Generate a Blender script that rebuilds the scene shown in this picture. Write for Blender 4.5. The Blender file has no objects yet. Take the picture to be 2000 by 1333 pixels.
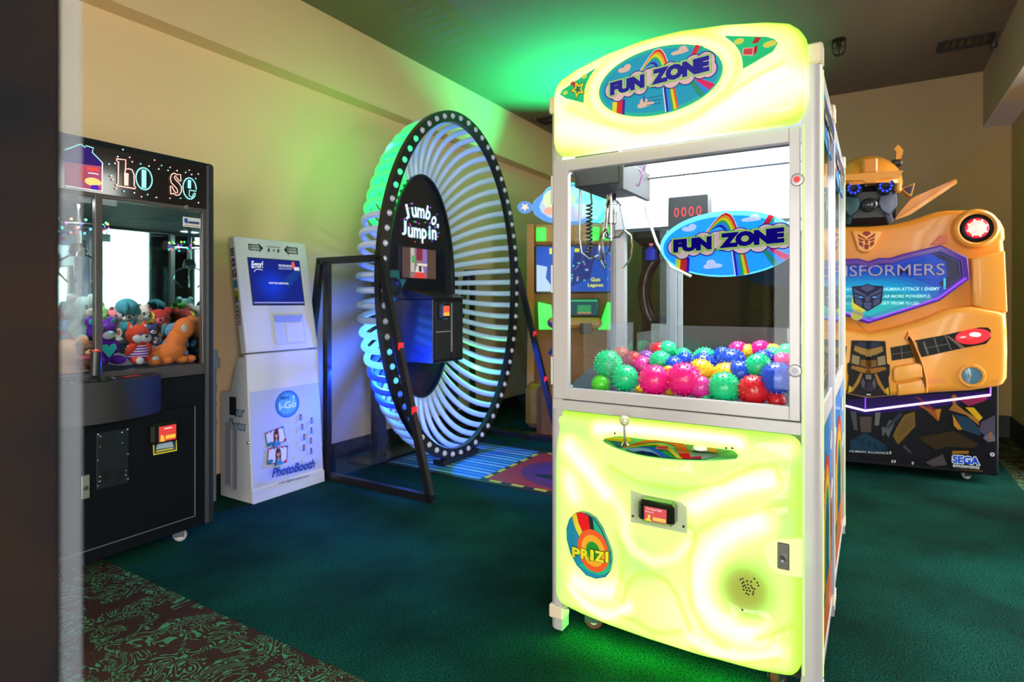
# Arcade room: lit crane game, hoop game, photo kiosk, robot-car cabinet.  World units are metres,
# camera at the origin looking along +Y, room turned 58.7 degrees about Z.
import bpy, math, random
import numpy as np
from mathutils import Vector, Matrix
from mathutils.geometry import tessellate_polygon

random.seed(7); np.random.seed(7)
S = bpy.context.scene
COL = S.collection
PI = math.pi
def R(d): return math.radians(d)

# ---------------------------------------------------------------- camera, world, exposure
cd = bpy.data.cameras.new('camera'); cam = bpy.data.objects.new('camera', cd); COL.objects.link(cam)
cam.location = (0, 0, 1.195); cam.rotation_euler = (R(90), 0, 0)
cd.sensor_width = 36; cd.lens = 36*1145/2000; cd.shift_y = -(666.5-591.26)/2000
cd.clip_start = .02; cd.clip_end = 100
cd.dof.use_dof = True; cd.dof.focus_distance = 2.1; cd.dof.aperture_fstop = 3.2
S.camera = cam
S.view_settings.view_transform = 'Standard'; S.view_settings.look = 'None'
S.view_settings.exposure = 0.0; S.view_settings.gamma = 1.0; S.view_settings.use_curve_mapping = False
w = bpy.data.worlds.new('daylight'); S.world = w; w.use_nodes = True
bg = w.node_tree.nodes['Background']; bg.inputs[0].default_value = (1.0, .96, .9, 1); bg.inputs[1].default_value = 16.5
S.cycles.max_bounces = 10; S.cycles.transparent_max_bounces = 24; S.cycles.glossy_bounces = 5; S.cycles.diffuse_bounces = 4
S.cycles.sample_clamp_indirect = 6.0; S.cycles.caustics_reflective = False; S.cycles.caustics_refractive = False
try:
    S.cycles.use_denoising = True; S.cycles.denoiser = 'OPENIMAGEDENOISE'
    S.cycles.denoising_input_passes = 'RGB_ALBEDO_NORMAL'
except Exception: pass

ROOM = ((0, 0, 0), 58.7)            # local x runs along the left wall, local y towards it
def area(name, frame, loc, rot, sx, sy, power, col, portal=False, spread=180):
    l = bpy.data.lights.new(name, 'AREA'); l.shape = 'RECTANGLE'; l.size = sx; l.size_y = sy
    l.energy = power; l.color = col; l.spread = R(spread)
    if portal: l.cycles.is_portal = True
    o = bpy.data.objects.new(name, l); COL.objects.link(o)
    o.matrix_world = fmat(frame) @ Matrix.Translation(loc) @ rot.to_4x4()
    return o
def fmat(frame, loc=(0, 0, 0)):
    return Matrix.Translation(frame[0]) @ Matrix.Rotation(R(frame[1]), 4, 'Z') @ Matrix.Translation(loc)
def euler(x, y, z): return Matrix.Rotation(R(z), 3, 'Z') @ Matrix.Rotation(R(y), 3, 'Y') @ Matrix.Rotation(R(x), 3, 'X')
def point(name, frame, loc, power, col, rad=.03):
    l = bpy.data.lights.new(name, 'POINT'); l.energy = power; l.color = col; l.shadow_soft_size = rad
    o = bpy.data.objects.new(name, l); COL.objects.link(o); o.matrix_world = fmat(frame, loc); return o

RWB = -1.08                         # right wall (room y)
WINS = [(-3.6, -1.9), (-1.7, -.05), (2.5, 3.4), (4.6, 5.2)]     # glazed openings in the right wall (room x)
for i, (a, b) in enumerate(WINS):   # daylight portals in the real window openings
    area('window_portal', ROOM, ((a+b)/2, RWB-.1, 1.35), euler(90, 0, 0), b-a, 2.5, 1, (1, 1, 1), True)

area('window_portal', ROOM, (-4.6, .2, 1.35), euler(90, 0, -90), 2.0, 2.5, 1, (1, 1, 1), True)

# ---------------------------------------------------------------- materials
MATS = {}
def sRGB(r, g, b):
    f = lambda c: ((c/255+.055)/1.055)**2.4 if c > 10 else c/255/12.92
    return (f(r), f(g), f(b), 1)
def c4(c): return tuple(c) if len(c) == 4 else tuple(c)+(1,)
def newmat(name):
    m = bpy.data.materials.new(name); m.use_nodes = True; MATS[name] = m
    nt = m.node_tree; return m, nt, nt.nodes['Principled BSDF']
def mat(name, col, rough=.5, metal=0, emit=None, es=0, coat=0, noise=None, bump=None, spec=None, sub=0):
    if name in MATS: return MATS[name]
    m, nt, p = newmat(name)
    p.inputs['Base Color'].default_value = c4(col); p.inputs['Roughness'].default_value = rough
    p.inputs['Metallic'].default_value = metal; p.inputs['Coat Weight'].default_value = coat
    p.inputs['Coat Roughness'].default_value = .06
    if spec is not None: p.inputs['Specular IOR Level'].default_value = spec
    if emit: p.inputs['Emission Color'].default_value = c4(emit); p.inputs['Emission Strength'].default_value = es
    if noise or bump:
        tc = nt.nodes.new('ShaderNodeTexCoord')
    if noise:
        col2, sc, amt = noise
        n = nt.nodes.new('ShaderNodeTexNoise'); n.inputs['Scale'].default_value = sc; n.inputs['Detail'].default_value = 6
        rp = nt.nodes.new('ShaderNodeValToRGB'); rp.color_ramp.elements[0].position = .5-amt; rp.color_ramp.elements[1].position = .5+amt
        rp.color_ramp.elements[0].color = c4(col); rp.color_ramp.elements[1].color = c4(col2)
        nt.links.new(tc.outputs['Object'], n.inputs['Vector']); nt.links.new(n.outputs['Fac'], rp.inputs[0]); nt.links.new(rp.outputs[0], p.inputs['Base Color'])
    if bump:
        sc, st = bump
        n2 = nt.nodes.new('ShaderNodeTexNoise'); n2.inputs['Scale'].default_value = sc; n2.inputs['Detail'].default_value = 3
        b = nt.nodes.new('ShaderNodeBump'); b.inputs['Strength'].default_value = st; b.inputs['Distance'].default_value = .01
        nt.links.new(tc.outputs['Object'], n2.inputs['Vector']); nt.links.new(n2.outputs['Fac'], b.inputs['Height']); nt.links.new(b.outputs[0], p.inputs['Normal'])
    return m
def glassmat(name, tint=(.95, .98, .97), ior=1.45, rough=0.0, haze=0.0, hazecol=(.9, .9, 1)):
    if name in MATS: return MATS[name]
    m = bpy.data.materials.new(name); m.use_nodes = True; MATS[name] = m; nt = m.node_tree; nt.nodes.clear()
    o = nt.nodes.new('ShaderNodeOutputMaterial'); t = nt.nodes.new('ShaderNodeBsdfTransparent'); g = nt.nodes.new('ShaderNodeBsdfGlossy')
    f = nt.nodes.new('ShaderNodeFresnel'); mx = nt.nodes.new('ShaderNodeMixShader')
    t.inputs[0].default_value = c4(tint); g.inputs['Roughness'].default_value = rough; f.inputs[0].default_value = ior
    ge = nt.nodes.new('ShaderNodeNewGeometry'); k1 = nt.nodes.new('ShaderNodeMath'); k1.operation = 'SUBTRACT'; k1.inputs[0].default_value = 1
    k2 = nt.nodes.new('ShaderNodeMath'); k2.operation = 'MULTIPLY'      # only the side that faces the viewer mirrors
    nt.links.new(ge.outputs['Backfacing'], k1.inputs[1]); nt.links.new(k1.outputs[0], k2.inputs[0]); nt.links.new(f.outputs[0], k2.inputs[1])
    nt.links.new(k2.outputs[0], mx.inputs[0]); nt.links.new(t.outputs[0], mx.inputs[1]); nt.links.new(g.outputs[0], mx.inputs[2])
    last = mx
    if haze:
        d = nt.nodes.new('ShaderNodeBsdfDiffuse'); d.inputs[0].default_value = c4(hazecol)
        m2 = nt.nodes.new('ShaderNodeMixShader'); m2.inputs[0].default_value = haze
        nt.links.new(mx.outputs[0], m2.inputs[1]); nt.links.new(d.outputs[0], m2.inputs[2]); last = m2
    nt.links.new(last.outputs[0], o.inputs[0]); return m
def artmat(name, rough=.4, es=0, coat=0, base=1.0):
    """flat print: colour comes from the printed (vertex) colour; es > 0 for backlit prints and screens"""
    if name in MATS: return MATS[name]
    m, nt, p = newmat(name)
    a = nt.nodes.new('ShaderNodeVertexColor'); a.layer_name = 'Col'
    p.inputs['Roughness'].default_value = rough; p.inputs['Coat Weight'].default_value = coat
    if base: nt.links.new(a.outputs[0], p.inputs['Base Color'])
    else: p.inputs['Base Color'].default_value = (.02, .02, .02, 1)
    if es: p.inputs['Specular IOR Level'].default_value = .07; nt.links.new(a.outputs[0], p.inputs['Emission Color']); p.inputs['Emission Strength'].default_value = es
    return m

# ---------------------------------------------------------------- mesh helpers
class MB:
    def __init__(s): s.v = []; s.f = []; s.m = []
    def add(s, vs, fs, m=0):
        o = len(s.v); s.v += [tuple(map(float, q)) for q in vs]
        for f in fs: s.f.append(tuple(i+o for i in f)); s.m.append(m)
        return s
    def box(s, x0, x1, y0, y1, z0, z1, m=0, bev=0):
        if not bev:
            return s.add([(x, y, z) for x in (x0, x1) for y in (y0, y1) for z in (z0, z1)],
                         [(0, 1, 3, 2), (4, 6, 7, 5), (0, 4, 5, 1), (2, 3, 7, 6), (0, 2, 6, 4), (1, 5, 7, 3)], m)
        b = min(bev, abs(x1-x0)*.49, abs(y1-y0)*.49, abs(z1-z0)*.49); V = []; idx = {}
        for i, (X, sx) in enumerate(((x0, 1), (x1, -1))):
            for j, (Y, sy) in enumerate(((y0, 1), (y1, -1))):
                for k, (Z, sz) in enumerate(((z0, 1), (z1, -1))):
                    for ax, q in enumerate(((X, Y+sy*b, Z+sz*b), (X+sx*b, Y, Z+sz*b), (X+sx*b, Y+sy*b, Z))):
                        idx[i, j, k, ax] = len(V); V.append(q)
        F = []
        for i in (0, 1):
            F.append([idx[i, j, k, 0] for j, k in ((0, 0), (0, 1), (1, 1), (1, 0))])
            F.append([idx[j, i, k, 1] for j, k in ((0, 0), (0, 1), (1, 1), (1, 0))])
            F.append([idx[j, k, i, 2] for j, k in ((0, 0), (0, 1), (1, 1), (1, 0))])
        for a in (0, 1):
            for c in (0, 1):
                F.append([idx[a, c, 0, 0], idx[a, c, 1, 0], idx[a, c, 1, 1], idx[a, c, 0, 1]])
                F.append([idx[a, 0, c, 0], idx[a, 1, c, 0], idx[a, 1, c, 2], idx[a, 0, c, 2]])
                F.append([idx[0, a, c, 1], idx[1, a, c, 1], idx[1, a, c, 2], idx[0, a, c, 2]])
        for i in (0, 1):
            for j in (0, 1):
                for k in (0, 1): F.append([idx[i, j, k, q] for q in (0, 1, 2)])
        return s.add(V, F, m)
    def prism(s, poly, d0, d1, axis='y', m=0, mside=None):
        n = len(poly)
        mk = {'y': lambda a, b, d: (a, d, b), 'x': lambda a, b, d: (d, a, b), 'z': lambda a, b, d: (a, b, d)}[axis]
        V = [mk(a, b, d0) for a, b in poly]+[mk(a, b, d1) for a, b in poly]
        s.add(V, [tuple(range(n)), tuple(range(2*n-1, n-1, -1))], m)
        o = len(s.v)-2*n
        for i in range(n):
            j = (i+1) % n; s.f.append((o+i, o+n+i, o+n+j, o+j)); s.m.append(m if mside is None else mside)
        return s
    def frame_of(s, d):
        d = Vector(d).normalized(); a = Vector((0, 0, 1)) if abs(d.z) < .9 else Vector((1, 0, 0))
        u = d.cross(a).normalized(); return u, d.cross(u).normalized()
    def cyl(s, p0, p1, r0, r1=None, n=16, m=0, caps=True):
        r1 = r0 if r1 is None else r1; p0, p1 = Vector(p0), Vector(p1); u, w_ = s.frame_of(p1-p0); V = []
        for p, r in ((p0, r0), (p1, r1)):
            for i in range(n):
                t = 2*PI*i/n; V.append(p+u*math.cos(t)*r+w_*math.sin(t)*r)
        F = [(i, (i+1) % n, n+(i+1) % n, n+i) for i in range(n)]
        if caps: F += [tuple(range(n-1, -1, -1)), tuple(range(n, 2*n))]
        return s.add(V, F, m)
    def tube(s, path, r, n=8, m=0, closed=False, caps=True):
        P = [Vector(p) for p in path]; N = len(P); V = []; u = None
        for i, p in enumerate(P):
            a = P[i-1] if (i or closed) else p; b = P[(i+1) % N] if (i < N-1 or closed) else p
            t = (b-a).normalized()
            if u is None: u, _ = s.frame_of(t)
            u = (u-t*u.dot(t)).normalized(); w_ = t.cross(u); rr = r[i] if isinstance(r, (list, tuple)) else r
            for k in range(n):
                q = 2*PI*k/n; V.append(p+(u*math.cos(q)+w_*math.sin(q))*rr)
        F = []
        for i in range(N if closed else N-1):
            j = (i+1) % N
            for k in range(n): l = (k+1) % n; F.append((i*n+k, i*n+l, j*n+l, j*n+k))
        if caps and not closed: F += [tuple(range(n-1, -1, -1)), tuple(range((N-1)*n, N*n))]
        return s.add(V, F, m)
    def sphere(s, c, r, nu=18, nv=10, m=0, half=None):
        rx, ry, rz = r if isinstance(r, (tuple, list)) else (r, r, r); V = []; F = []
        for j in range(nv+1):
            ph = PI*j/nv
            for i in range(nu):
                t = 2*PI*i/nu; V.append((c[0]+rx*math.sin(ph)*math.cos(t), c[1]+ry*math.sin(ph)*math.sin(t), c[2]+rz*math.cos(ph)))
        for j in range(nv):
            for i in range(nu):
                k = (i+1) % nu; F.append((j*nu+i, (j+1)*nu+i, (j+1)*nu+k, j*nu+k))
        return s.add(V, F, m)
    def lathe(s, prof, c=(0, 0, 0), axis='y', n=32, m=0):
        """prof: list of (radius, distance along axis)"""
        V = []
        for r, d in prof:
            for i in range(n):
                t = 2*PI*i/n; a, b = r*math.cos(t), r*math.sin(t)
                q = (a, d, b) if axis == 'y' else (a, b, d) if axis == 'z' else (d, a, b)
                V.append((c[0]+q[0], c[1]+q[1], c[2]+q[2]))
        F = [(j*n+i, j*n+(i+1) % n, (j+1)*n+(i+1) % n, (j+1)*n+i) for j in range(len(prof)-1) for i in range(n)]
        return s.add(V, F, m)
    def xf(s, M):
        s.v = [tuple(M @ Vector(q)) for q in s.v]; return s

def mesh(name, mb, mats, smooth=35):
    me = bpy.data.meshes.new(name); me.from_pydata(mb.v, [], mb.f)
    for m in (mats if isinstance(mats, (list, tuple)) else [mats]): me.materials.append(m)
    if any(mb.m): me.polygons.foreach_set('material_index', mb.m)
    me.validate()
    if smooth:
        me.polygons.foreach_set('use_smooth', [True]*len(me.polygons)); me.set_sharp_from_angle(angle=R(smooth))
    me.update(); return me
def obj(name, mb, mats, parent=None, smooth=35, kind=None, label=None):
    me = mb if isinstance(mb, bpy.types.Mesh) else mesh(name, mb, mats, smooth)
    o = bpy.data.objects.new(name, me); COL.objects.link(o)
    if parent: o.parent = parent
    if kind: o['kind'] = kind
    if label: o['label'] = label
    return o
def thing(name, label, cat, frame, loc=(0, 0, 0), group=None, rot=0):
    o = bpy.data.objects.new(name, None); COL.objects.link(o); o.empty_display_size = .1
    o.matrix_world = fmat(frame, loc) @ Matrix.Rotation(R(rot), 4, 'Z')
    o['label'] = label; o['category'] = cat
    if group: o['group'] = group
    return o
def tag(o, label, cat, group=None):
    o['label'] = label; o['category'] = cat
    if group: o['group'] = group
    return o
def struct(name, mb, mats, frame=ROOM, smooth=0, parent=None):
    o = obj(name, mb, mats, parent, smooth, 'structure')
    if not parent: o.matrix_world = fmat(frame)
    return o
def bx(*a, **k): return MB().box(*a, **k)
def ell(cx, cz, a, b, n=40, t0=0, t1=360):
    return [(cx+a*math.cos(R(t0+(t1-t0)*i/n)), cz+b*math.sin(R(t0+(t1-t0)*i/n))) for i in range(n if t1-t0 == 360 else n+1)]
def rrect(x0, x1, z0, z1, r, n=5):
    P = []
    for cx, cz, t in ((x1-r, z1-r, 0), (x0+r, z1-r, 90), (x0+r, z0+r, 180), (x1-r, z0+r, 270)):
        P += [(cx+r*math.cos(R(t+90*i/n)), cz+r*math.sin(R(t+90*i/n))) for i in range(n+1)]
    return P

# ---------------------------------------------------------------- flat print (signs, stickers, screens)
_TXT = {}
def text_mesh(s, grow=0.0, slant=0.0):
    k = (s, round(grow, 4), slant)
    if k in _TXT: return _TXT[k]
    c = bpy.data.curves.new('lettering', 'FONT'); c.body = s; c.size = 1; c.offset = grow; c.shear = slant; c.resolution_u = 3
    o = bpy.data.objects.new('lettering', c); COL.objects.link(o)
    me = bpy.data.meshes.new_from_object(o.evaluated_get(bpy.context.evaluated_depsgraph_get()))
    V = [(v.co.x, v.co.y) for v in me.vertices]; F = [tuple(p.vertices) for p in me.polygons]
    bpy.data.objects.remove(o); bpy.data.meshes.remove(me); bpy.data.curves.remove(c)
    _TXT[k] = (V, F); return V, F
class Art:
    """layers of flat colour on a plane; (x, z) with later shapes a hair further out"""
    def __init__(s, eps=.0003): s.V = []; s.F = []; s.C = []; s.l = 0; s.eps = eps; s.clip = None
    def raw(s, V, F, c):
        o = len(s.V); s.V += [(x, z, s.l) for x, z in V]
        for f in F: s.F.append(tuple(i+o for i in f)); s.C.append(c4(c))
        s.l += 1; return s
    def same(s): s.l -= 1; return s      # next shape shares the layer of the last
    def poly(s, P, c):
        if s.clip: P = clip_poly(P, s.clip)
        if len(P) < 3: return s
        tri = tessellate_polygon([[Vector((x, z, 0)) for x, z in P]])
        return s.raw(P, tri, c)
    def rect(s, x0, x1, z0, z1, c): return s.poly([(x0, z0), (x1, z0), (x1, z1), (x0, z1)], c)
    def oval(s, cx, cz, a, b, c, n=40): return s.poly(ell(cx, cz, a, b or a, n), c)
    def line(s, P, wd, c, closed=False):
        V = []; F = []; n = len(P)
        for i, (x, z) in enumerate(P):
            a = P[i-1] if (i or closed) else P[i]; b = P[(i+1) % n] if (i < n-1 or closed) else P[i]
            dx, dz = b[0]-a[0], b[1]-a[1]; L = math.hypot(dx, dz) or 1; nx, nz = -dz/L*wd/2, dx/L*wd/2
            V += [(x+nx, z+nz), (x-nx, z-nz)]
        for i in range(n if closed else n-1):
            j = (i+1) % n; F.append((2*i, 2*i+1, 2*j+1, 2*j))
        return s.raw(V, F, c)
    def text(s, t, x0, z0, x1, z1, c, bold=0.0, grow=0.0, slope=0.0, slant=0.0, rot=0):
        """fit the lettering into the box; grow widens the outline without moving it; slope tilts the baseline"""
        V0, _ = text_mesh(t, bold, slant); V, F = text_mesh(t, bold+grow, slant)
        if not V0: return s
        xa, xb = min(q[0] for q in V0), max(q[0] for q in V0); za, zb = min(q[1] for q in V0), max(q[1] for q in V0)
        sx, sz = (x1-x0)/(xb-xa or 1), (z1-z0)/(zb-za or 1); W = []
        for x, z in V:
            X = x0+(x-xa)*sx; Z = z0+(z-za)*sz+slope*(x-xa)*sx
            if rot:
                cx, cz = (x0+x1)/2, (z0+z1)/2; cs, sn = math.cos(R(rot)), math.sin(R(rot))
                X, Z = cx+(X-cx)*cs-(Z-cz)*sn, cz+(X-cx)*sn+(Z-cz)*cs
            W.append((X, Z))
        return s.raw(W, F, c)
    def build(s, name, parent, m, y=0.0, warp=None, axis='y', sign=-1, label=None):
        """y: plane the print lies on; each layer steps outwards by eps in direction sign"""
        W = []
        for x, z, l in s.V:
            d = y+sign*s.eps*(l+1)
            W.append(warp(x, z, l*s.eps) if warp else (x, d, z) if axis == 'y' else (d, x, z) if axis == 'x' else (x, z, d))
        me = bpy.data.meshes.new(name); me.from_pydata(W, [], s.F); me.materials.append(m)
        ca = me.color_attributes.new('Col', 'FLOAT_COLOR', 'CORNER'); buf = []
        for p in me.polygons: buf += list(s.C[p.index])*p.loop_total
        ca.data.foreach_set('color', buf); me.update()
        o = bpy.data.objects.new(name, me); COL.objects.link(o); o.parent = parent
        if label: o['label'] = label
        return o
def clip_poly(P, C):
    """Sutherland-Hodgman against a convex counter-clockwise polygon"""
    out = list(P)
    for i in range(len(C)):
        (ax, az), (bx_, bz) = C[i], C[(i+1) % len(C)]; inp, out = out, []
        ins = lambda q: (bx_-ax)*(q[1]-az)-(bz-az)*(q[0]-ax) >= 0
        for j, q in enumerate(inp):
            p = inp[j-1]
            if ins(q) != ins(p):
                d = (bx_-ax)*(q[1]-p[1])-(bz-az)*(q[0]-p[0]); n = (bx_-ax)*(p[1]-az)-(bz-az)*(p[0]-ax)
                t = -n/d if d else 0; out.append((p[0]+t*(q[0]-p[0]), p[1]+t*(q[1]-p[1])))
            if ins(q): out.append(q)
        if not out: return []
    return out

# ---------------------------------------------------------------- room shell
def carpet_green():
    m, nt, p = newmat('carpet_green'); N = nt.nodes; L = nt.links
    tc = N.new('ShaderNodeTexCoord'); n1 = N.new('ShaderNodeTexNoise'); n2 = N.new('ShaderNodeTexNoise')
    n1.inputs['Scale'].default_value = 150; n1.inputs['Detail'].default_value = 4; n2.inputs['Scale'].default_value = 2.6; n2.inputs['Detail'].default_value = 5
    r1 = N.new('ShaderNodeValToRGB'); r1.color_ramp.elements[0].position = .36; r1.color_ramp.elements[1].position = .66
    r1.color_ramp.elements[0].color = (.001, .015, .011, 1); r1.color_ramp.elements[1].color = (.003, .080, .058, 1)
    r2 = N.new('ShaderNodeValToRGB'); r2.color_ramp.elements[0].position = .35; r2.color_ramp.elements[1].position = .65
    r2.color_ramp.elements[0].color = (.55, .55, .55, 1); r2.color_ramp.elements[1].color = (1.2, 1.2, 1.2, 1)
    mx = N.new('ShaderNodeMixRGB'); mx.blend_type = 'MULTIPLY'; mx.inputs[0].default_value = 1
    for n in (n1, n2): L.new(tc.outputs['Object'], n.inputs['Vector'])
    L.new(n1.outputs['Fac'], r1.inputs[0]); L.new(n2.outputs['Fac'], r2.inputs[0]); L.new(r1.outputs[0], mx.inputs[1]); L.new(r2.outputs[0], mx.inputs[2])
    L.new(mx.outputs[0], p.inputs['Base Color']); p.inputs['Roughness'].default_value = .95; p.inputs['Specular IOR Level'].default_value = .1
    b = N.new('ShaderNodeBump'); b.inputs['Strength'].default_value = .8; b.inputs['Distance'].default_value = .006
    L.new(n1.outputs['Fac'], b.inputs['Height']); L.new(b.outputs[0], p.inputs['Normal'])
    return m
def carpet_scroll():
    """brown carpet with fine curling green scrolls"""
    m, nt, p = newmat('carpet_scroll'); N = nt.nodes; L = nt.links
    tc = N.new('ShaderNodeTexCoord')
    def noise(sc, det=2.0, dist=0.0, src=None):
        n = N.new('ShaderNodeTexNoise'); n.inputs['Scale'].default_value = sc; n.inputs['Detail'].default_value = det; n.inputs['Distortion'].default_value = dist
        L.new(src or tc.outputs['Object'], n.inputs['Vector']); return n
    def math_(op, a, b=None):
        q = N.new('ShaderNodeMath'); q.operation = op
        for i, x in enumerate((a, b)):
            if x is None: continue
            if isinstance(x, (int, float)): q.inputs[i].default_value = x
            else: L.new(x, q.inputs[i])
        return q.outputs[0]
    n1 = noise(6.0, 1.6, 2.2); fr = math_('FRACT', math_('MULTIPLY', n1.outputs['Fac'], 11.0))
    line = math_('LESS_THAN', math_('ABSOLUTE', math_('SUBTRACT', fr, .5)), .15)
    gate = math_('GREATER_THAN', noise(9.0, 3, 1.2).outputs['Fac'], .45)
    pile = noise(170, 3)
    fac = math_('MULTIPLY', line, gate)
    cr = N.new('ShaderNodeMixRGB'); L.new(fac, cr.inputs[0]); cr.inputs[1].default_value = (.046, .022, .017, 1); cr.inputs[2].default_value = (.06, .25, .12, 1)
    rp = N.new('ShaderNodeValToRGB'); rp.color_ramp.elements[0].position = .3; rp.color_ramp.elements[1].position = .7
    rp.color_ramp.elements[0].color = (.4, .4, .4, 1); rp.color_ramp.elements[1].color = (1.5, 1.5, 1.5, 1); L.new(pile.outputs['Fac'], rp.inputs[0])
    mx = N.new('ShaderNodeMixRGB'); mx.blend_type = 'MULTIPLY'; mx.inputs[0].default_value = 1; L.new(cr.outputs[0], mx.inputs[1]); L.new(rp.outputs[0], mx.inputs[2])
    L.new(mx.outputs[0], p.inputs['Base Color']); p.inputs['Roughness'].default_value = .95; p.inputs['Specular IOR Level'].default_value = .1
    b = N.new('ShaderNodeBump'); b.inputs['Strength'].default_value = .7; b.inputs['Distance'].default_value = .006
    L.new(pile.outputs['Fac'], b.inputs['Height']); L.new(b.outputs[0], p.inputs['Normal'])
    return m
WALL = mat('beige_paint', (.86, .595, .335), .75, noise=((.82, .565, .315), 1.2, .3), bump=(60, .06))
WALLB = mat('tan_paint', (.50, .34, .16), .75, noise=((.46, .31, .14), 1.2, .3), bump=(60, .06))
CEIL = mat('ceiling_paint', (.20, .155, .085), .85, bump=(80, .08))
BASE = mat('baseboard_dark', (.012, .01, .01), .5)
SOFF = mat('soffit_white', (.85, .8, .78), .8)
A0, A1, B0, B1, ZC, ZS = -4.5, 6.716, RWB, 3.483, 3.278, 2.755
floor = struct('floor', bx(1.34, A1+.1, -.84, B1+.05, -.1, 0), carpet_green())
fb = MB().box(A0, 1.34, B0-.1, B1+.05, -.1, 0).box(1.34, A1+.1, B0-.1, -.84, -.1, 0)
struct('floor_border', fb, carpet_scroll())
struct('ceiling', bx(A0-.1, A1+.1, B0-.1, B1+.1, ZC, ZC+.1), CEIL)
struct('wall_left', bx(A0-.1, A1+.1, B1, B1+.12, 0, ZC), WALL)
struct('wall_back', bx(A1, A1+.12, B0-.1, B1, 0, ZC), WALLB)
wr = MB().box(A0-.1, WINS[0][0], B0-.12, B0, 0, ZC)          # right wall: piers, low sills and a header round the openings
for (a, b), (c, d) in zip(WINS, WINS[1:]+[(A1, A1)]): wr.box(b, c, B0-.12, B0, 0, ZC)
for a, b in WINS: wr.box(a, b, B0-.12, B0, 2.62, ZC).box(a, b, B0-.12, B0, 0, .1)
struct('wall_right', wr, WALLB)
struct('wall_rear', MB().box(A0-.12, A0, B0-.1, -.8, 0, ZC).box(A0-.12, A0, 1.2, B1+.1, 0, ZC).box(A0-.12, A0, -.8, 1.2, 2.62, ZC), WALL)
struct('trim_1', bx(A0, A1, 3.34, B1, ZS, ZC), WALL)         # dropped soffit along the left wall
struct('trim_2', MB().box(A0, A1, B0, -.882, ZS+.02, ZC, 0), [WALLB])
struct('trim_3', bx(A0, A1-.002, B0, -.884, ZS+.012, ZS+.02), SOFF)
struct('baseboard_left', bx(A0, A1, B1-.012, B1, 0, .12), BASE)
struct('baseboard_back', bx(A1-.014, A1, B0, B1-.012, 0, .19), BASE)
struct('baseboard_right', bx(5.4, A1-.014, B0, B0+.014, 0, .19), BASE)
FRM = mat('window_aluminium', (.05, .05, .055), .4, .6)
CLEAR = glassmat('window_glass')
for i, (a, b) in enumerate(WINS):
    f = MB()
    for x in (a+.025, (a+b)/2, b-.025): f.box(x-.025, x+.025, B0-.09, B0-.03, .1, 2.62)
    for z in (.125, 1.0, 2.595): f.box(a, b, B0-.09, B0-.03, z-.025, z+.025)
    o = struct('window_%d' % (i+1), f, FRM)
    for x0, x1 in ((a+.05, (a+b)/2-.025), ((a+b)/2+.025, b-.05)):
        for z0, z1 in ((.15, .975), (1.025, 2.57)): obj('pane', bx(x0, x1, B0-.062, B0-.058, z0, z1), CLEAR, o, 0)
f = MB()
for y in (-.775, .2, 1.175): f.box(A0-.09, A0-.03, y-.03, y+.03, 0, 2.62)
for z in (.03, 2.2, 2.59): f.box(A0-.09, A0-.03, -.8, 1.2, z-.03, z+.03)
o = struct('window_%d' % (len(WINS)+1), f, FRM)
for y0, y1 in ((-.74, .17), (.23, 1.14)): obj('pane', bx(A0-.062, A0-.058, y0, y1, .06, 2.17), CLEAR, o, 0)
# street outside the windows
gm_ = mat('paving', (.45, .43, .40), .8, noise=((.36, .34, .32), 3, .2))
struct('ground', bx(-14, 16, -16, B0-.13, -.2, -.02), gm_)

# ceiling fittings
DK = mat('vent_black', (.012, .013, .016), .5)
def vent(lbl, x, y, lx, ly):
    t = thing('ceiling_vent', lbl, 'vent', ROOM, (x, y, ZC))
    f = MB()
    for q in (-1, 1):
        f.box(-lx, lx, q*ly-.012, q*ly+.012, -.014, 0); f.box(q*lx-.012, q*lx+.012, -ly, ly, -.014, 0)
    obj('frame', f, DK, t); n = 7
    for k in range(n):
        y0 = -ly+2*ly*(k+.5)/n
        obj('slat', MB().box(-lx+.012, lx-.012, -.011, .011, -.0015, .0015).xf(Matrix.Translation((0, y0, -.012)) @ Matrix.Rotation(R(40), 4, 'X')), DK, t, 0)
vent('black slatted air vent in the tan ceiling at right', 5.88, -.66, .10, .17)
vent('black air vent in the ceiling above the far left corner', 5.93, 3.05, .10, .17)
t = thing('sprinkler_head', 'small caged metal sprinkler hanging from the ceiling', 'sprinkler', ROOM, (5.31, .2, ZC))
BR = mat('bronze_metal', (.10, .075, .05), .35, .9)
obj('body', MB().lathe([(.0, 0), (.05, 0), (.05, -.012), (.018, -.02), (.018, -.05), (.03, -.055), (0, -.06)], axis='z', n=16), BR, t)
cg = MB()
for k in range(6): cg.tube([(.05*math.cos(k*PI/3)*q, .05*math.sin(k*PI/3)*q, z) for q, z in ((1, 0), (1.05, -.05), (.9, -.1), (.4, -.125), (0, -.13))], .0035, 5)
for z, r in ((-.05, .0525), (-.1, .045)): cg.tube([(r*math.cos(a*PI/8), r*math.sin(a*PI/8), z) for a in range(16)], .003, 5, closed=True)
obj('wire_cage', cg, BR, t)
t = thing('smoke_detector', 'tiny brown sensor on the ceiling beside the right soffit', 'sensor', ROOM, (6.03, -.86, ZC))
obj('housing', MB().lathe([(0, -.035), (.02, -.035), (.028, -.02), (.03, 0)], axis='z', n=16), mat('brown_plastic', (.06, .03, .02), .5), t)
t = thing('smoke_detector', 'tiny dark sensor on the ceiling beside the far left vent', 'sensor', ROOM, (5.8, 3.22, ZC))
obj('housing', MB().lathe([(0, -.035), (.02, -.035), (.028, -.02), (.03, 0)], axis='z', n=16), MATS['brown_plastic'], t)

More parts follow.
